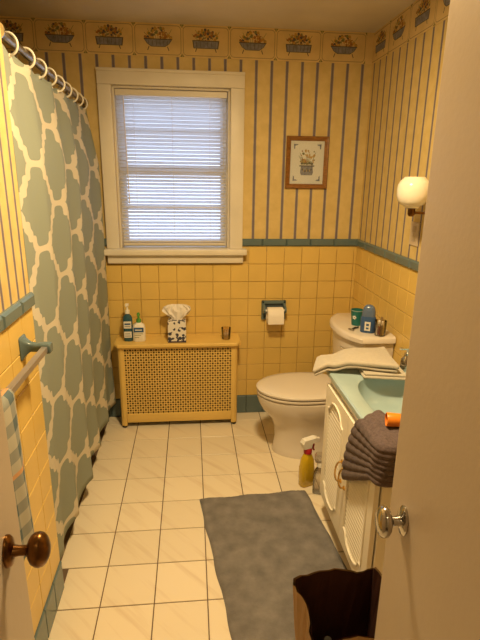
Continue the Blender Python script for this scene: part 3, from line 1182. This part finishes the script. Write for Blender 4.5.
def egg(xf, xb, hw_, z, n=40, sq=2.0, fw=.55):
    """outline: rounded front at xf, squarer back at xb; widest at fw of the length from the front"""
    xm = xf + (xb - xf) * fw
    out_ = []
    for i in range(n):
        t_ = 2 * PI * i / n
        c_, s_ = math.cos(t_), math.sin(t_)
        if c_ < 0:
            out_.append((xm + (xm - xf) * c_ - tox, hw_ * s_, z))
        else:
            e = 2 / 3.2
            out_.append((xm + (xb - xm) * abs(c_) ** e - tox, hw_ * math.copysign(abs(s_) ** (e if c_ > 0 else 1), s_), z))
    return out_


b = MB()
b.loft([egg(.464, .93, .138, 0), egg(.462, .93, .139, .012), egg(.470, .92, .130, .035), egg(.476, .91, .124, .10), egg(.470, .90, .126, .17),
        egg(.446, .89, .142, .222), egg(.402, .88, .165, .272), egg(.376, .875, .180, .318), egg(.367, .875, .184, .348), egg(.366, .875, .184, .364), egg(.374, .87, .178, .370)])
b.build('bowl', M_porc, toilet, smooth=True)
b = MB()
b.loft([egg(.380, .835, .172, .3745), egg(.364, .84, .187, .378), egg(.363, .84, .188, .387), egg(.376, .838, .176, .3905)])
b.build('seat', M_seat, toilet, smooth=True)
b = MB()
b.loft([egg(.382, .835, .170, .396), egg(.362, .84, .188, .3995), egg(.361, .84, .189, .409), egg(.370, .836, .182, .416), egg(.41, .82, .150, .4195), egg(.48, .78, .09, .421)])
b.build('lid', M_seat, toilet, smooth=True)
for s in (-1, 1):
    MB().bbox((.815 - tox, s * .075 - .018, .3705), (.850 - tox, s * .075 + .018, .424), .008).build('hinge', M_seat, toilet, smooth=True)
    MB().lathe([(.014, .004), (.014, .016), (.006, .026)], (.72 - tox, s * .108, .012), 12).build('bolt_cap', M_porc, toilet, smooth=True)


def tank(z, grow=0.0, front=.80):
    """bow-fronted tank section"""
    out_ = []
    hw_ = .235 + grow
    xb = XR - .008
    n = 24
    for i in range(n + 1):
        q = -1 + 2 * i / n
        xx = front - grow + .085 * abs(q) ** 2.6
        out_.append((xx - tox, hw_ * q, z))
    return out_ + [(xb - tox, hw_, z), (xb - tox, -hw_, z)]


b = MB()
b.loft([tank(.371, -.040), tank(.39, -.03), tank(.55, -.015), tank(.738, -.005)])
b.build('tank', M_porc, toilet, smooth=True)
b = MB()
b.loft([tank(.7385, .004), tank(.743, .012), tank(.764, .012), tank(.774, .005), tank(.777, -.006)])
b.build('tank_lid', M_porc, toilet, smooth=True)
b = MB()
b.tube([(.835 - tox, -.175, .69), (.80 - tox, -.175, .69)], .008, 8)
b.tube([(.803 - tox, -.175, .69), (.800 - tox, -.12, .685)], .006, 8)
b.build('flush_lever', M_chrome, toilet, smooth=True)

# things on the tank
TT = .7775
t = thing('paper_cup', 'small dark teal cup on the toilet tank', 'cup', (.915, 2.530, TT))
MB().lathe([(.027, 0), (.036, .086), (.0345, .086), (.026, .004), (.002, .003)], n=22).build('cup_wall', mat('cup_teal_print', (.015, .15, .135), .4), t, smooth=True)
MB().lathe([(.0358, .082), (.0370, .086), (.0345, .0868)], n=22, cap0=False, cap1=False).build('rim', mat('cup_rim', (.25, .35, .32), .5), t, smooth=True)
b = MB()
for k_ in range(5):
    a = -2.45 + .03 * math.cos(2 * PI * k_ / 5)
    an = -2.35 + .22 * math.cos(2 * PI * k_ / 5)
    zz = .036 + .007 * math.sin(2 * PI * k_ / 5)
    c_ = Vector((.0330 * math.cos(an), .0330 * math.sin(an), zz + .012))
    tn = Vector((-math.sin(an), math.cos(an), 0))
    b.poly([tuple(c_ + .0048 * (math.cos(q) * tn + math.sin(q) * Vector((0, 0, 1)))) for q in [2 * PI * i / 6 for i in range(6)]])
b.build('flower_print', M_lbl, t)
t = thing('deodorant_stick', 'rounded blue deodorant bottle with white label on the toilet tank', 'deodorant', (.930, 2.395, TT), math.radians(-25))
bottle_loft(t, 'body', [(0, .070, .046, .02), (.003, .076, .050, .022), (.080, .080, .052, .023), (.088, .072, .048, .022)], mat('deodorant_blue', (.045, .10, .24), .25))
bottle_loft(t, 'cap', [(.0885, .070, .047, .022), (.115, .068, .046, .022), (.134, .058, .040, .019), (.147, .036, .026, .012), (.150, .014, .012, .005)], mat('deodorant_cap_blue', (.11, .16, .27), .2, coat=.4))
o = MB().bbox((-.015, -.0275, .014), (.015, -.0250, .062), .0004).build('front_label', M_lbl, t)
MB().box((-.007, -.0282, .022), (.007, -.0275, .032)).build('print_line', M_lblb, o)
MB().box((-.007, -.0282, .040), (.007, -.0275, .052)).build('print_line', M_lblb, o)
t = thing('razor', 'small dark razor lying beside the blue deodorant', 'razor', (.880, 2.445, TT), math.radians(35))
MB().tube([(-.030, 0, .006), (0, .002, .008), (.030, 0, .007)], [.004, .005, .004], 8).build('handle', mat('razor_black', (.03, .028, .03), .4), t, smooth=True)
MB().bbox((-.040, -.017, .002), (-.029, .017, .010), .003).build('blade_head', M_nickel, t)
t = thing('tumbler', 'clear glass tumbler of lip balms on the toilet tank', 'glass', (.975, 2.335, TT))
MB().lathe([(.026, 0), (.028, .003), (.031, .080), (.029, .080), (.026, .006), (.002, .005)], n=24).build('glass', M_cglass, t, smooth=True)
for k_, (dx, dy, cc, hh) in enumerate(((-.010, -.006, (.45, .02, .02), .078), (.006, -.010, (.70, .62, .50), .072), (.008, .010, (.25, .17, .08), .090))):
    o = thing('lip_balm', ['red and white lip balm tube in the glass tumbler', 'cream lip balm tube in the glass tumbler', 'brown lip balm tube in the glass tumbler'][k_], 'lip balm', (.975 + dx, 2.335 + dy, TT + .0062))
    MB().lathe([(.0075, 0), (.0075, hh * .6)], n=12).build('barrel', mat('balm_%d' % k_, cc, .35), o, smooth=True)
    MB().lathe([(.0068, hh * .6), (.0068, hh * .93), (.005, hh)], n=12).build('cap', M_wpl2 if k_ == 0 else MATS['balm_%d' % k_], o, smooth=True)

# ------------------------------------------------------------ vanity
VX, VY0, VY1 = .612, 1.325, 1.955
VZ0, VZ1 = .095, .722
van = thing('vanity_cabinet', 'white vanity cabinet with two louvred doors', 'cabinet', ((VX + XR) / 2, (VY0 + VY1) / 2, 0))
vo_ = Vector(van.location)


def vp(*p):
    return tuple(Vector(p) - vo_)


b = MB()
b.box(vp(VX + .004, VY0, VZ0), vp(XR - .018, VY0 + .016, VZ1))
b.box(vp(VX + .004, VY1 - .016, VZ0), vp(XR - .018, VY1, VZ1))
b.box(vp(VX + .004, VY0 + .016, VZ0), vp(XR - .018, VY1 - .016, VZ0 + .016))
b.box(vp(XR - .030, VY0 + .016, VZ0 + .016), vp(XR - .018, VY1 - .016, VZ1))
b.build('carcass', M_cab, van)
MB().bbox(vp(VX, VY0, VZ1 - .042), vp(VX + .018, VY1, VZ1), .002).build('top_rail', M_cab, van)
MB().bbox(vp(VX - .006, VY0 - .004, VZ0 - .004), vp(VX + .018, VY1 + .004, VZ0 + .030), .004).build('bottom_rail', M_cab, van)
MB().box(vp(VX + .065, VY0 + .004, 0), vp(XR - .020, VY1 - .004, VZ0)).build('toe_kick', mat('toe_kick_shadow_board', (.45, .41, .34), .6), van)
dz0, dz1 = VZ0 + .034, VZ1 - .036
slat_w = None
for k_ in range(2):
    ya, yb_ = (VY0 + .008, (VY0 + VY1) / 2 - .0015) if k_ == 0 else ((VY0 + VY1) / 2 + .0015, VY1 - .008)
    yc = (ya + yb_) / 2
    d = link('door', None, van)
    d.location = vp(VX - .019, yc, 0)
    w2 = (yb_ - ya) / 2
    ow = w2 - .052            # half width of the louvred opening
    oz0, oz1 = dz0 + .062, dz1 - .062

    def edge_curve():
        """opening outline with a shouldered arch at the top and bottom"""
        pts_ = []
        prof_ = [(1.0, -.045), (1.0, -.030), (.80, -.026), (.74, -.018), (.68, -.004), (.50, .012), (.25, .020), (0, .022)]
        right_top = [(ow * a, oz1 + h) for a, h in prof_]
        left_top = [(-a, c_) for a, c_ in reversed(right_top[:-1])]
        up_ = right_top + left_top
        low = [(a, oz0 - (c_ - oz1)) for a, c_ in reversed(up_)]
        return up_ + low

    inner = edge_curve()
    n = len(inner)
    cz_m = (dz0 + dz1) / 2
    outer = []
    for a, c_ in inner:
        dx, dz = a, c_ - cz_m
        hx_, hz_ = w2, (dz1 - dz0) / 2
        sc_ = min(hx_ / abs(dx) if abs(dx) > 1e-6 else 1e9, hz_ / abs(dz) if abs(dz) > 1e-6 else 1e9)
        outer.append((dx * sc_, cz_m + dz * sc_))
    # snap the nearest outer point to each corner
    for sx_ in (-1, 1):
        for sz_ in (-1, 1):
            cpt = (sx_ * w2, cz_m + sz_ * (dz1 - dz0) / 2)
            i_ = min(range(n), key=lambda q: (outer[q][0] - cpt[0]) ** 2 + (outer[q][1] - cpt[1]) ** 2)
            outer[i_] = cpt
    b = MB()
    vs_ = [(0, a, c_) for a, c_ in outer] + [(0, a, c_) for a, c_ in inner] + [(.018, a, c_) for a, c_ in outer] + [(.018, a, c_) for a, c_ in inner]
    fs_ = []
    for i in range(n):
        j = (i + 1) % n
        fs_ += [(i, j, n + j, n + i), (2 * n + i, 3 * n + i, 3 * n + j, 2 * n + j), (i, 2 * n + i, 2 * n + j, j), (n + i, n + j, 3 * n + j, 3 * n + i)]
    b.add(vs_, fs_)
    b.build('door_frame', M_cab, d)
    b = MB()
    b.tube([(-.001, a * 1.03, cz_m + (c_ - cz_m) * 1.01) for a, c_ in inner], .0042, 6, closed=True)
    b.build('bead', M_cab, d, smooth=True)
    MB().box((.0150, -ow - .008, oz0 - .03), (.0178, ow + .008, oz1 + .03)).build('louvre_back', M_cab, d)
    key = 'louvre'
    if slat_w is None:
        sb = MB()
        sb.prism([(-.008, -.0095), (-.008, -.0045), (.006, .0125), (.006, .0075)], lambda a, c_, q: (a, q, c_), -ow - .004, ow + .004)
        slat_w = sb.mesh('louvre', M_cab)
    z = oz0 - .012
    while z < oz1 + .014:
        o = link('louvre', slat_w, d)
        o.location = (.0105, 0, z)
        z += .019
    # brass ring pull near the meeting stile
    s = 1 if k_ == 0 else -1
    py = s * (w2 - .022)
    pz = .425
    b = MB()
    path = []
    for i in range(25):
        q = PI * i / 24
        path.append((-.006 - .022 * math.sin(q) ** .7, py, pz + .045 * math.cos(q)))
    b.tube(path, .0038, 8)
    b.lathe([(.009, .002), (.010, -.003), (.006, -.007)], (0, py, pz + .045), 10, 'x')
    b.lathe([(.009, .002), (.010, -.003), (.006, -.007)], (0, py, pz - .045), 10, 'x')
    b.build('pull', M_gold, d, smooth=True)

# sink top with integral basin
KX0, KX1, KY0, KY1 = .592, XR - .004, 1.312, 1.968
ZK = .750
st = thing('sink_top', 'pale blue marble sink top with moulded basin', 'sink', ((KX0 + KX1) / 2, (KY0 + KY1) / 2, VZ1))
so_ = Vector(st.location)
hx_, hy_ = (KX1 - KX0) / 2, (KY1 - KY0) / 2
per = []
for (xa, ya), (xb, yb_), m_ in (((hx_, -hy_), (hx_, hy_), 16), ((hx_, hy_), (-hx_, hy_), 14), ((-hx_, hy_), (-hx_, -hy_), 16), ((-hx_, -hy_), (hx_, -hy_), 14)):
    for i in range(m_):
        per.append((xa + (xb - xa) * i / m_, ya + (yb_ - ya) * i / m_))
bcx, bcy = -.005, .0


def basin(k_, z, sx_=.160, sy_=.225):
    out_ = []
    for x, y in per:
        t_ = math.atan2(y / hy_, x / hx_)
        c_, s_ = math.cos(t_), math.sin(t_)
        e = 2 / 2.9
        out_.append((bcx + k_ * sx_ * math.copysign(abs(c_) ** e, c_), bcy + k_ * sy_ * math.copysign(abs(s_) ** e, s_), z))
    return out_


zt = ZK - VZ1


def outer_ring(k_, z):
    return [(x - math.copysign(k_, x) if abs(abs(x) - hx_) < 1e-6 else x, y - math.copysign(k_, y) if abs(abs(y) - hy_) < 1e-6 else y, z) for x, y in per]


b = MB()
b.loft([outer_ring(.004, .0005), outer_ring(0, .005), outer_ring(0, zt - .006), outer_ring(.006, zt), basin(1.04, zt), basin(1.0, zt - .005), basin(.975, zt - .035), basin(.92, zt - .085), basin(.72, zt - .120), basin(.30, zt - .130), basin(.08, zt - .132)], cap0=False)
b.build('basin_top', M_sink, st, smooth=True)
MB().bbox((hx_ - .022, -hy_, zt + .0002), (hx_, hy_, zt + .085), .006).build('backsplash', M_sink, st, smooth=True)
MB().lathe([(.020, zt - .1315), (.020, zt - .129), (.012, zt - .130)], (bcx, bcy, 0), 18).build('drain', M_chrome, st, smooth=True)
MB().lathe([(.008, 0), (.008, -.002)], (bcx - .143, bcy, zt - .050), 12, 'x').build('overflow', M_dark, st)

t = thing('faucet', 'chrome two handle faucet behind the sink basin', 'faucet', (.985, 1.64, ZK + .0004))
MB().bbox((-.024, -.085, 0), (.024, .085, .016), .007).build('base', M_chrome, t, smooth=True)
MB().tube([(0, 0, .014), (-.004, 0, .060), (-.030, 0, .085), (-.075, 0, .088), (-.105, 0, .070)], [.014, .012, .011, .010, .010], 12).build('spout', M_chrome, t, smooth=True)
for s in (-1, 1):
    MB().lathe([(.012, .014), (.010, .032), (.020, .040), (.022, .058), (.012, .064)], (0, s * .062, 0), 12).build('handle', M_chrome, t, smooth=True)

t = thing('soap_dispenser', 'chrome soap dispenser at the back of the counter by the cream towels', 'dispenser', (.938, 1.925, ZK + .0004))
MB().lathe([(.024, 0), (.026, .004), (.024, .050), (.014, .062), (.012, .070)], n=20).build('body', M_nickel, t, smooth=True)
b = MB()
b.lathe([(.012, .070), (.012, .080), (.005, .083), (.005, .098)], n=12)
b.bbox((-.036, -.007, .096), (.010, .007, .107), .004)
b.build('pump', M_chrome, t, smooth=True)


# ------------------------------------------------------------ cloth helper: closed slab following a surface
def cloth(name, fn, nu_, nv_, th, m, parent, uvfn=None):
    P = [[Vector(fn(i / nu_, j / nv_)) for i in range(nu_ + 1)] for j in range(nv_ + 1)]
    me_ = bpy.data.meshes.new(name)
    vs_ = [tuple(p) for r_ in P for p in r_]
    fs_ = [(j * (nu_ + 1) + i, j * (nu_ + 1) + i + 1, (j + 1) * (nu_ + 1) + i + 1, (j + 1) * (nu_ + 1) + i) for j in range(nv_) for i in range(nu_)]
    me_.from_pydata(vs_, [], fs_)
    if uvfn:
        ul_ = me_.uv_layers.new(name='UVMap')
        for lp in me_.loops:
            j, i = divmod(lp.vertex_index, nu_ + 1)
            ul_.data[lp.index].uv = uvfn(i / nu_, j / nv_)
    me_.materials.append(m)
    me_.shade_smooth()
    o_ = link(name, me_, parent)
    s_ = o_.modifiers.new('thickness', 'SOLIDIFY')
    s_.thickness = th
    s_.offset = 0
    s_.use_rim = True
    bv = o_.modifiers.new('round', 'BEVEL')
    bv.width = th * .42
    bv.segments = 2
    bv.limit_method = 'ANGLE'
    bv.angle_limit = math.radians(55)
    return o_


def bil(A, B, C, D, u, v):
    A, B, C, D = (Vector(q) for q in (A, B, C, D))
    return (A * (1 - u) + B * u) * (1 - v) + (D * (1 - u) + C * u) * v


# cream towels on the far end of the counter
t = thing('folded_towel', 'cream hand towel folded on the far end of the counter, on top', 'towel')


def tw1(u, v):
    p = bil((.522, 1.930), (.860, 1.815), (.890, 2.060), (.565, 2.035), u, v)
    k_ = max(0, min(1, (u - .22) / .22))
    z = ZK + .0235 + .0225 * k_ * k_ * (3 - 2 * k_) + .003 * math.sin(3.0 * u + 2 * v) ** 2
    if p.x < .582:
        z -= .60 * (.582 - p.x)
    z += .0012 * math.sin(14 * u + 5 * v)
    return (p.x, p.y, z)


def fold_layer(name, base, dz, th, par, sh=(0, 0), sc=1.0):
    return cloth(name, lambda u, v: Vector(base(.5 + (u - .5) * sc, .5 + (v - .5) * sc)) + Vector((sh[0], sh[1], dz)), 30, 16, th, M_wtow, par)


fold_layer('upper_fold', lambda u, v: Vector(tw1(u, v)) + Vector((0, 0, .006 * math.sin(PI * v) * math.sin(PI * u) + .003 * math.sin(9 * u + 4 * v))), .008, .019, t)
fold_layer('lower_fold', tw1, -.0098, .012, t, sc=.97)
t = thing('folded_towel', 'cream folded towel underneath the other cream towel on the counter', 'towel')


def tw2(u, v):
    p = bil((.715, 1.835), (.895, 1.800), (.905, 1.960), (.725, 1.955), u, v)
    return (p.x, p.y, ZK + .0085 + .001 * math.sin(6 * u) * math.sin(4 * v))


cloth('lower_fold', tw2, 24, 14, .012, M_wtow, t)
cloth('upper_fold', lambda u, v: Vector(tw2(.5 + (u - .5) * .97, .5 + (v - .5) * .97)) + Vector((.004, .004, .0118)), 24, 14, .010, M_wtow, t)

# mauve ribbed towel draped over the front edge
t = thing('bath_towel', 'mauve grey ribbed bath towel draped over the vanity front edge', 'towel')


def ribbed(u, v):
    """u along the counter edge (far -> near, then round the near corner); v from the counter top down the side"""
    q = u * .34
    La = 1.480 - KY0 - .02               # straight run along the front edge
    rc = .034                             # corner radius
    o_ = .010
    if q < La:
        e, inw = Vector((KX0 - o_, 1.480 - q)), Vector((1, 0))
    elif q < La + rc * PI / 2:
        a = (q - La) / rc
        c_ = Vector((KX0 - o_ + rc, 1.480 - La))
        e, inw = c_ + rc * Vector((-math.cos(a), -math.sin(a))), Vector((math.cos(a), math.sin(a)))
    else:
        e, inw = Vector((KX0 - o_ + rc + (q - La - rc * PI / 2), 1.480 - La - rc)), Vector((0, 1))
    k_ = min(1, u / .45)
    top_len = .075 + .045 * k_
    drop = .315 - .175 * min(1, q / La) ** 1.05
    vt = .26
    fluff = .0012 * math.sin(60 * u + 9 * v)
    if v < vt:
        t_ = 1 - v / vt                    # 1 at the inner end, 0 at the edge
        rib = .005 * abs(math.sin(PI * 2.0 * v / vt)) ** .8
        p = e + inw * (o_ + top_len * t_) + Vector((0, .05 * t_))
        z = ZK + .0095 + rib + fluff - .004 * (1 - min(1, t_ * 5)) ** 2
    else:
        t_ = (v - vt) / (1 - vt)
        rib = .0065 * abs(math.sin(PI * 7.0 * t_)) ** .8
        p = e - inw * (rib + fluff + .004 * math.sin(PI * min(1, t_ * 6) / 2))
        p.y += .112 * math.sin(PI / 2 * min(1, t_ * 1.15)) ** .8 * (1 - k_)
        z = ZK + .0055 - t_ * drop
        if t_ < .04:
            z += .002 * (1 - t_ / .04)
    return (p.x, p.y, z)


cloth('terry_cloth', ribbed, 44, 120, .009, M_ptow, t)

# orange cup lying on the mauve towel
t = thing('plastic_cup', 'small orange plastic cup lying on the mauve towel', 'cup', (.640, 1.408, ZK + .0425), math.radians(-12))
M_or = mat('orange_plastic', (.80, .25, .02), .35)
MB().lathe([(.0225, 0), (.0235, .002), (.0215, .050), (.016, .060), (.003, .062)], (0, 0, 0), 22, 'x', False, True).build('outer_wall', M_or, t, smooth=True)
MB().lathe([(.0225, 0), (.0205, .002), (.0185, .048), (.003, .052)], (0, 0, 0), 22, 'x', False, True).build('inner_wall', mat('orange_inside', (.70, .20, .015), .5), t, smooth=True)

# ------------------------------------------------------------ spray bottles on the floor
def spray(name, label, loc, rz, body_m, collar_m, head_m, label_m, h=.20):
    t_ = thing(name, label, 'spray bottle', loc, rz)
    k_ = h / .20
    bottle_loft(t_, 'body', [(0, .060, .040, .015), (.005 * k_, .068, .046, .018), (.10 * k_, .068, .046, .018), (.145 * k_, .060, .042, .018), (.170 * k_, .040, .034, .016), (.185 * k_, .028, .028, .014)], body_m)
    MB().lathe([(.019, .182 * k_), (.019, .205 * k_), (.013, .214 * k_)], n=16).build('collar', collar_m, t_, smooth=True)
    b_ = MB()
    z0 = .212 * k_
    b_.prism([(.024, z0), (.030, z0 + .028), (.022, z0 + .046), (-.030, z0 + .050), (-.046, z0 + .042), (-.046, z0 + .028), (-.014, z0 + .024), (-.010, z0)], lambda a, c_, q: (a * 1.1, q, c_), -.015, .015)
    b_.build('trigger_head', head_m, t_)
    b_ = MB()
    b_.tube([(-.022, 0, z0 + .024), (-.030, 0, z0 + .008), (-.026, 0, z0 - .012), (-.034, 0, z0 - .024)], [.005, .0055, .005, .004], 8)
    b_.build('trigger', collar_m, t_, smooth=True)
    MB().lathe([(.008, -.046), (.008, -.056), (.005, -.057)], (0, 0, z0 + .035), 10, 'x').build('nozzle', head_m, t_, smooth=True)
    if label_m:
        MB().bbox((-.026, -.0245, .03 * k_), (.026, -.0228, .10 * k_), .0004).build('front_label', label_m, t_)
    return t_


M_yel = mat('yellow_cleaner', (.62, .42, .015), .2, coat=.3)
M_red = mat('red_plastic', (.42, .02, .03), .35)
spray('spray_bottle', 'yellow spray bottle with red collar and white trigger on the floor', (.588, 2.185, 0), math.radians(200), M_yel, M_red, M_wpl2, mat('cleaner_label', (.55, .36, .05), .4, var=.3, vscale=60)).scale = (1.16, 1.16, 1.05)
spray('spray_bottle', 'clear plastic spray bottle between the yellow bottle and the vanity', (.640, 2.112, 0), math.radians(165), M_cplast, M_wpl2, M_cplast, None, h=.17)

# ------------------------------------------------------------ bath mat
t = thing('bath_mat', 'grey pile bath mat on the cream floor tiles', 'mat')
A_, B_, C_, D_ = (.022, 2.101), (.572, 2.133), (.660, 1.255), (.135, 1.235)


def matpt(u, v):
    p = bil(A_, B_, C_, D_, u, v)
    return (p.x + .004 * math.sin(20 * v), p.y + .004 * math.sin(17 * u), .0)


b = MB()
nu, nv = 90, 140
vs_, fs_ = [], []
rnd = random.Random(4)
for j in range(nv + 1):
    for i in range(nu + 1):
        u, v = i / nu, j / nv
        p = matpt(u, v)
        e = min(u * .55, (1 - u) * .55, v * .88, (1 - v) * .88)
        h = .013 * (1 - math.exp(-e / .008)) + .0012
        vs_.append((p[0], p[1], h + (rnd.uniform(-.0012, .0012) if e > .004 else 0)))
for j in range(nv):
    for i in range(nu):
        a = j * (nu + 1) + i
        fs_.append((a, a + 1, a + nu + 2, a + nu + 1))
b.sm = True
b.add(vs_, fs_)
b.build('pile', M_mat, t)
b = MB()
b.add([(q[0], q[1], z) for z in (.0002, .0011) for q in (matpt(0, 0), matpt(1, 0), matpt(1, 1), matpt(0, 1))], [(0, 3, 2, 1), (4, 5, 6, 7), (0, 1, 5, 4), (1, 2, 6, 5), (2, 3, 7, 6), (3, 0, 4, 7)])
b.build('backing', mat('mat_backing', (.2, .2, .2), .9), t)

# ------------------------------------------------------------ brown bag
t = thing('paper_bag', 'open dark brown bag standing on the floor beside the vanity', 'bag', (.435, 1.072, 0), math.radians(4))


def bag_ring(w_, d_, z, jag=0.0, seed=0):
    pts_ = []
    nn = 14
    rnd_ = random.Random(seed)
    cs = [(-w_, -d_), (w_, -d_), (w_, d_), (-w_, d_)]
    for a in range(4):
        p, q = cs[a], cs[(a + 1) % 4]
        for i in range(nn):
            k_ = i / nn
            x, y = p[0] + (q[0] - p[0]) * k_, p[1] + (q[1] - p[1]) * k_
            r_ = 1 + .05 * math.sin(9 * k_ + a * 2) * (jag > 0)
            jz = 0
            if jag:
                jz = jag * (.8 * math.sin(2.1 * k_ * PI + a * 1.7) + rnd_.uniform(-.12, .12))
            pts_.append((x * r_ + rnd_.uniform(-.003, .003), y * r_ + rnd_.uniform(-.003, .003), z + jz))
    return pts_


OUT = [bag_ring(.110, .085, 0, 0, 1), bag_ring(.116, .092, .10, 0, 2), bag_ring(.124, .102, .22, 0, 3), bag_ring(.130, .110, .32, .003, 4), bag_ring(.134, .116, .398, .014, 5)]
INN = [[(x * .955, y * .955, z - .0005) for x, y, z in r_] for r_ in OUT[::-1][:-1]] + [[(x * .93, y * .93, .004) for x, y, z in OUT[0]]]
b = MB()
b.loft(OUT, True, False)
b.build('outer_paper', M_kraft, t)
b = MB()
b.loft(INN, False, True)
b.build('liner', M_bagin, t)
t = thing('dark_bottle', 'dark bottle standing inside the brown bag', 'bottle', (.395, 1.105, .012))
MB().lathe([(.020, 0), (.024, .005), (.024, .150), (.016, .168), (.010, .174), (.010, .195)], n=18).build('body', mat('dark_green_glass', (.012, .02, .018), .2), t, smooth=True)
MB().lathe([(.0115, .195), (.0115, .211), (.009, .213)], n=14).build('cap', M_dark, t, smooth=True)

# ------------------------------------------------------------ towel bar and plaid towel on the left wall
BXX = -.452
BZ = 1.047
t = thing('towel_bar', 'square chrome towel bar with blue ceramic brackets on the left wall', 'towel bar', (XL, 1.47, BZ))
for y in (.0, -.62):
    b = MB()
    # ceramic bracket: flared foot on the wall, curved neck, cup at the end
    rings = []
    for dx, hw_, z0, z1 in ((.0, .028, -.034, .040), (.006, .028, -.034, .040), (.013, .020, -.022, .030), (.028, .014, -.010, .020), (.048, .013, -.011, .015), (.060, .017, -.016, .017), (.086, .017, -.016, .017), (.090, .014, -.012, .014)):
        rings.append([(dx, y + q[0], (z0 + z1) / 2 + q[1]) for q in rrect(hw_ * 2, z1 - z0, .008, 3)])
    b.loft(rings)
    b.build('bracket', M_blue, t, smooth=True)
MB().bbox((BXX - XL - .009, -.62, -.009), (BXX - XL + .009, .0, .009), .002).build('bar', mat('satin_chrome', (.50, .47, .48), .30, .75), t)
t = thing('hand_towel', 'plaid hand towel hanging on the left towel bar', 'towel')


def plaid(u, v):
    y = .90 + .235 * u
    s = -.40 + .84 * v          # along the cloth: back part negative, front positive
    r_ = .0155
    wob = .006 * math.sin(16 * u + 1) * min(1, abs(s) * 4)
    if s < -.024:
        return (BXX - r_ + max(wob, -.02) * .5, y, BZ + (s + .024))
    if s < .024:
        a = (s + .024) / .048 * PI
        return (BXX - r_ * math.cos(a), y, BZ + r_ * math.sin(a))
    return (BXX + r_ + wob + .012 * (s / .44), y + .012 * s * math.sin(3 * u), BZ - (s - .024))


cloth('cotton_cloth', plaid, 30, 60, .004, M_plaid, t, lambda u, v: (.235 * u, .84 * v))
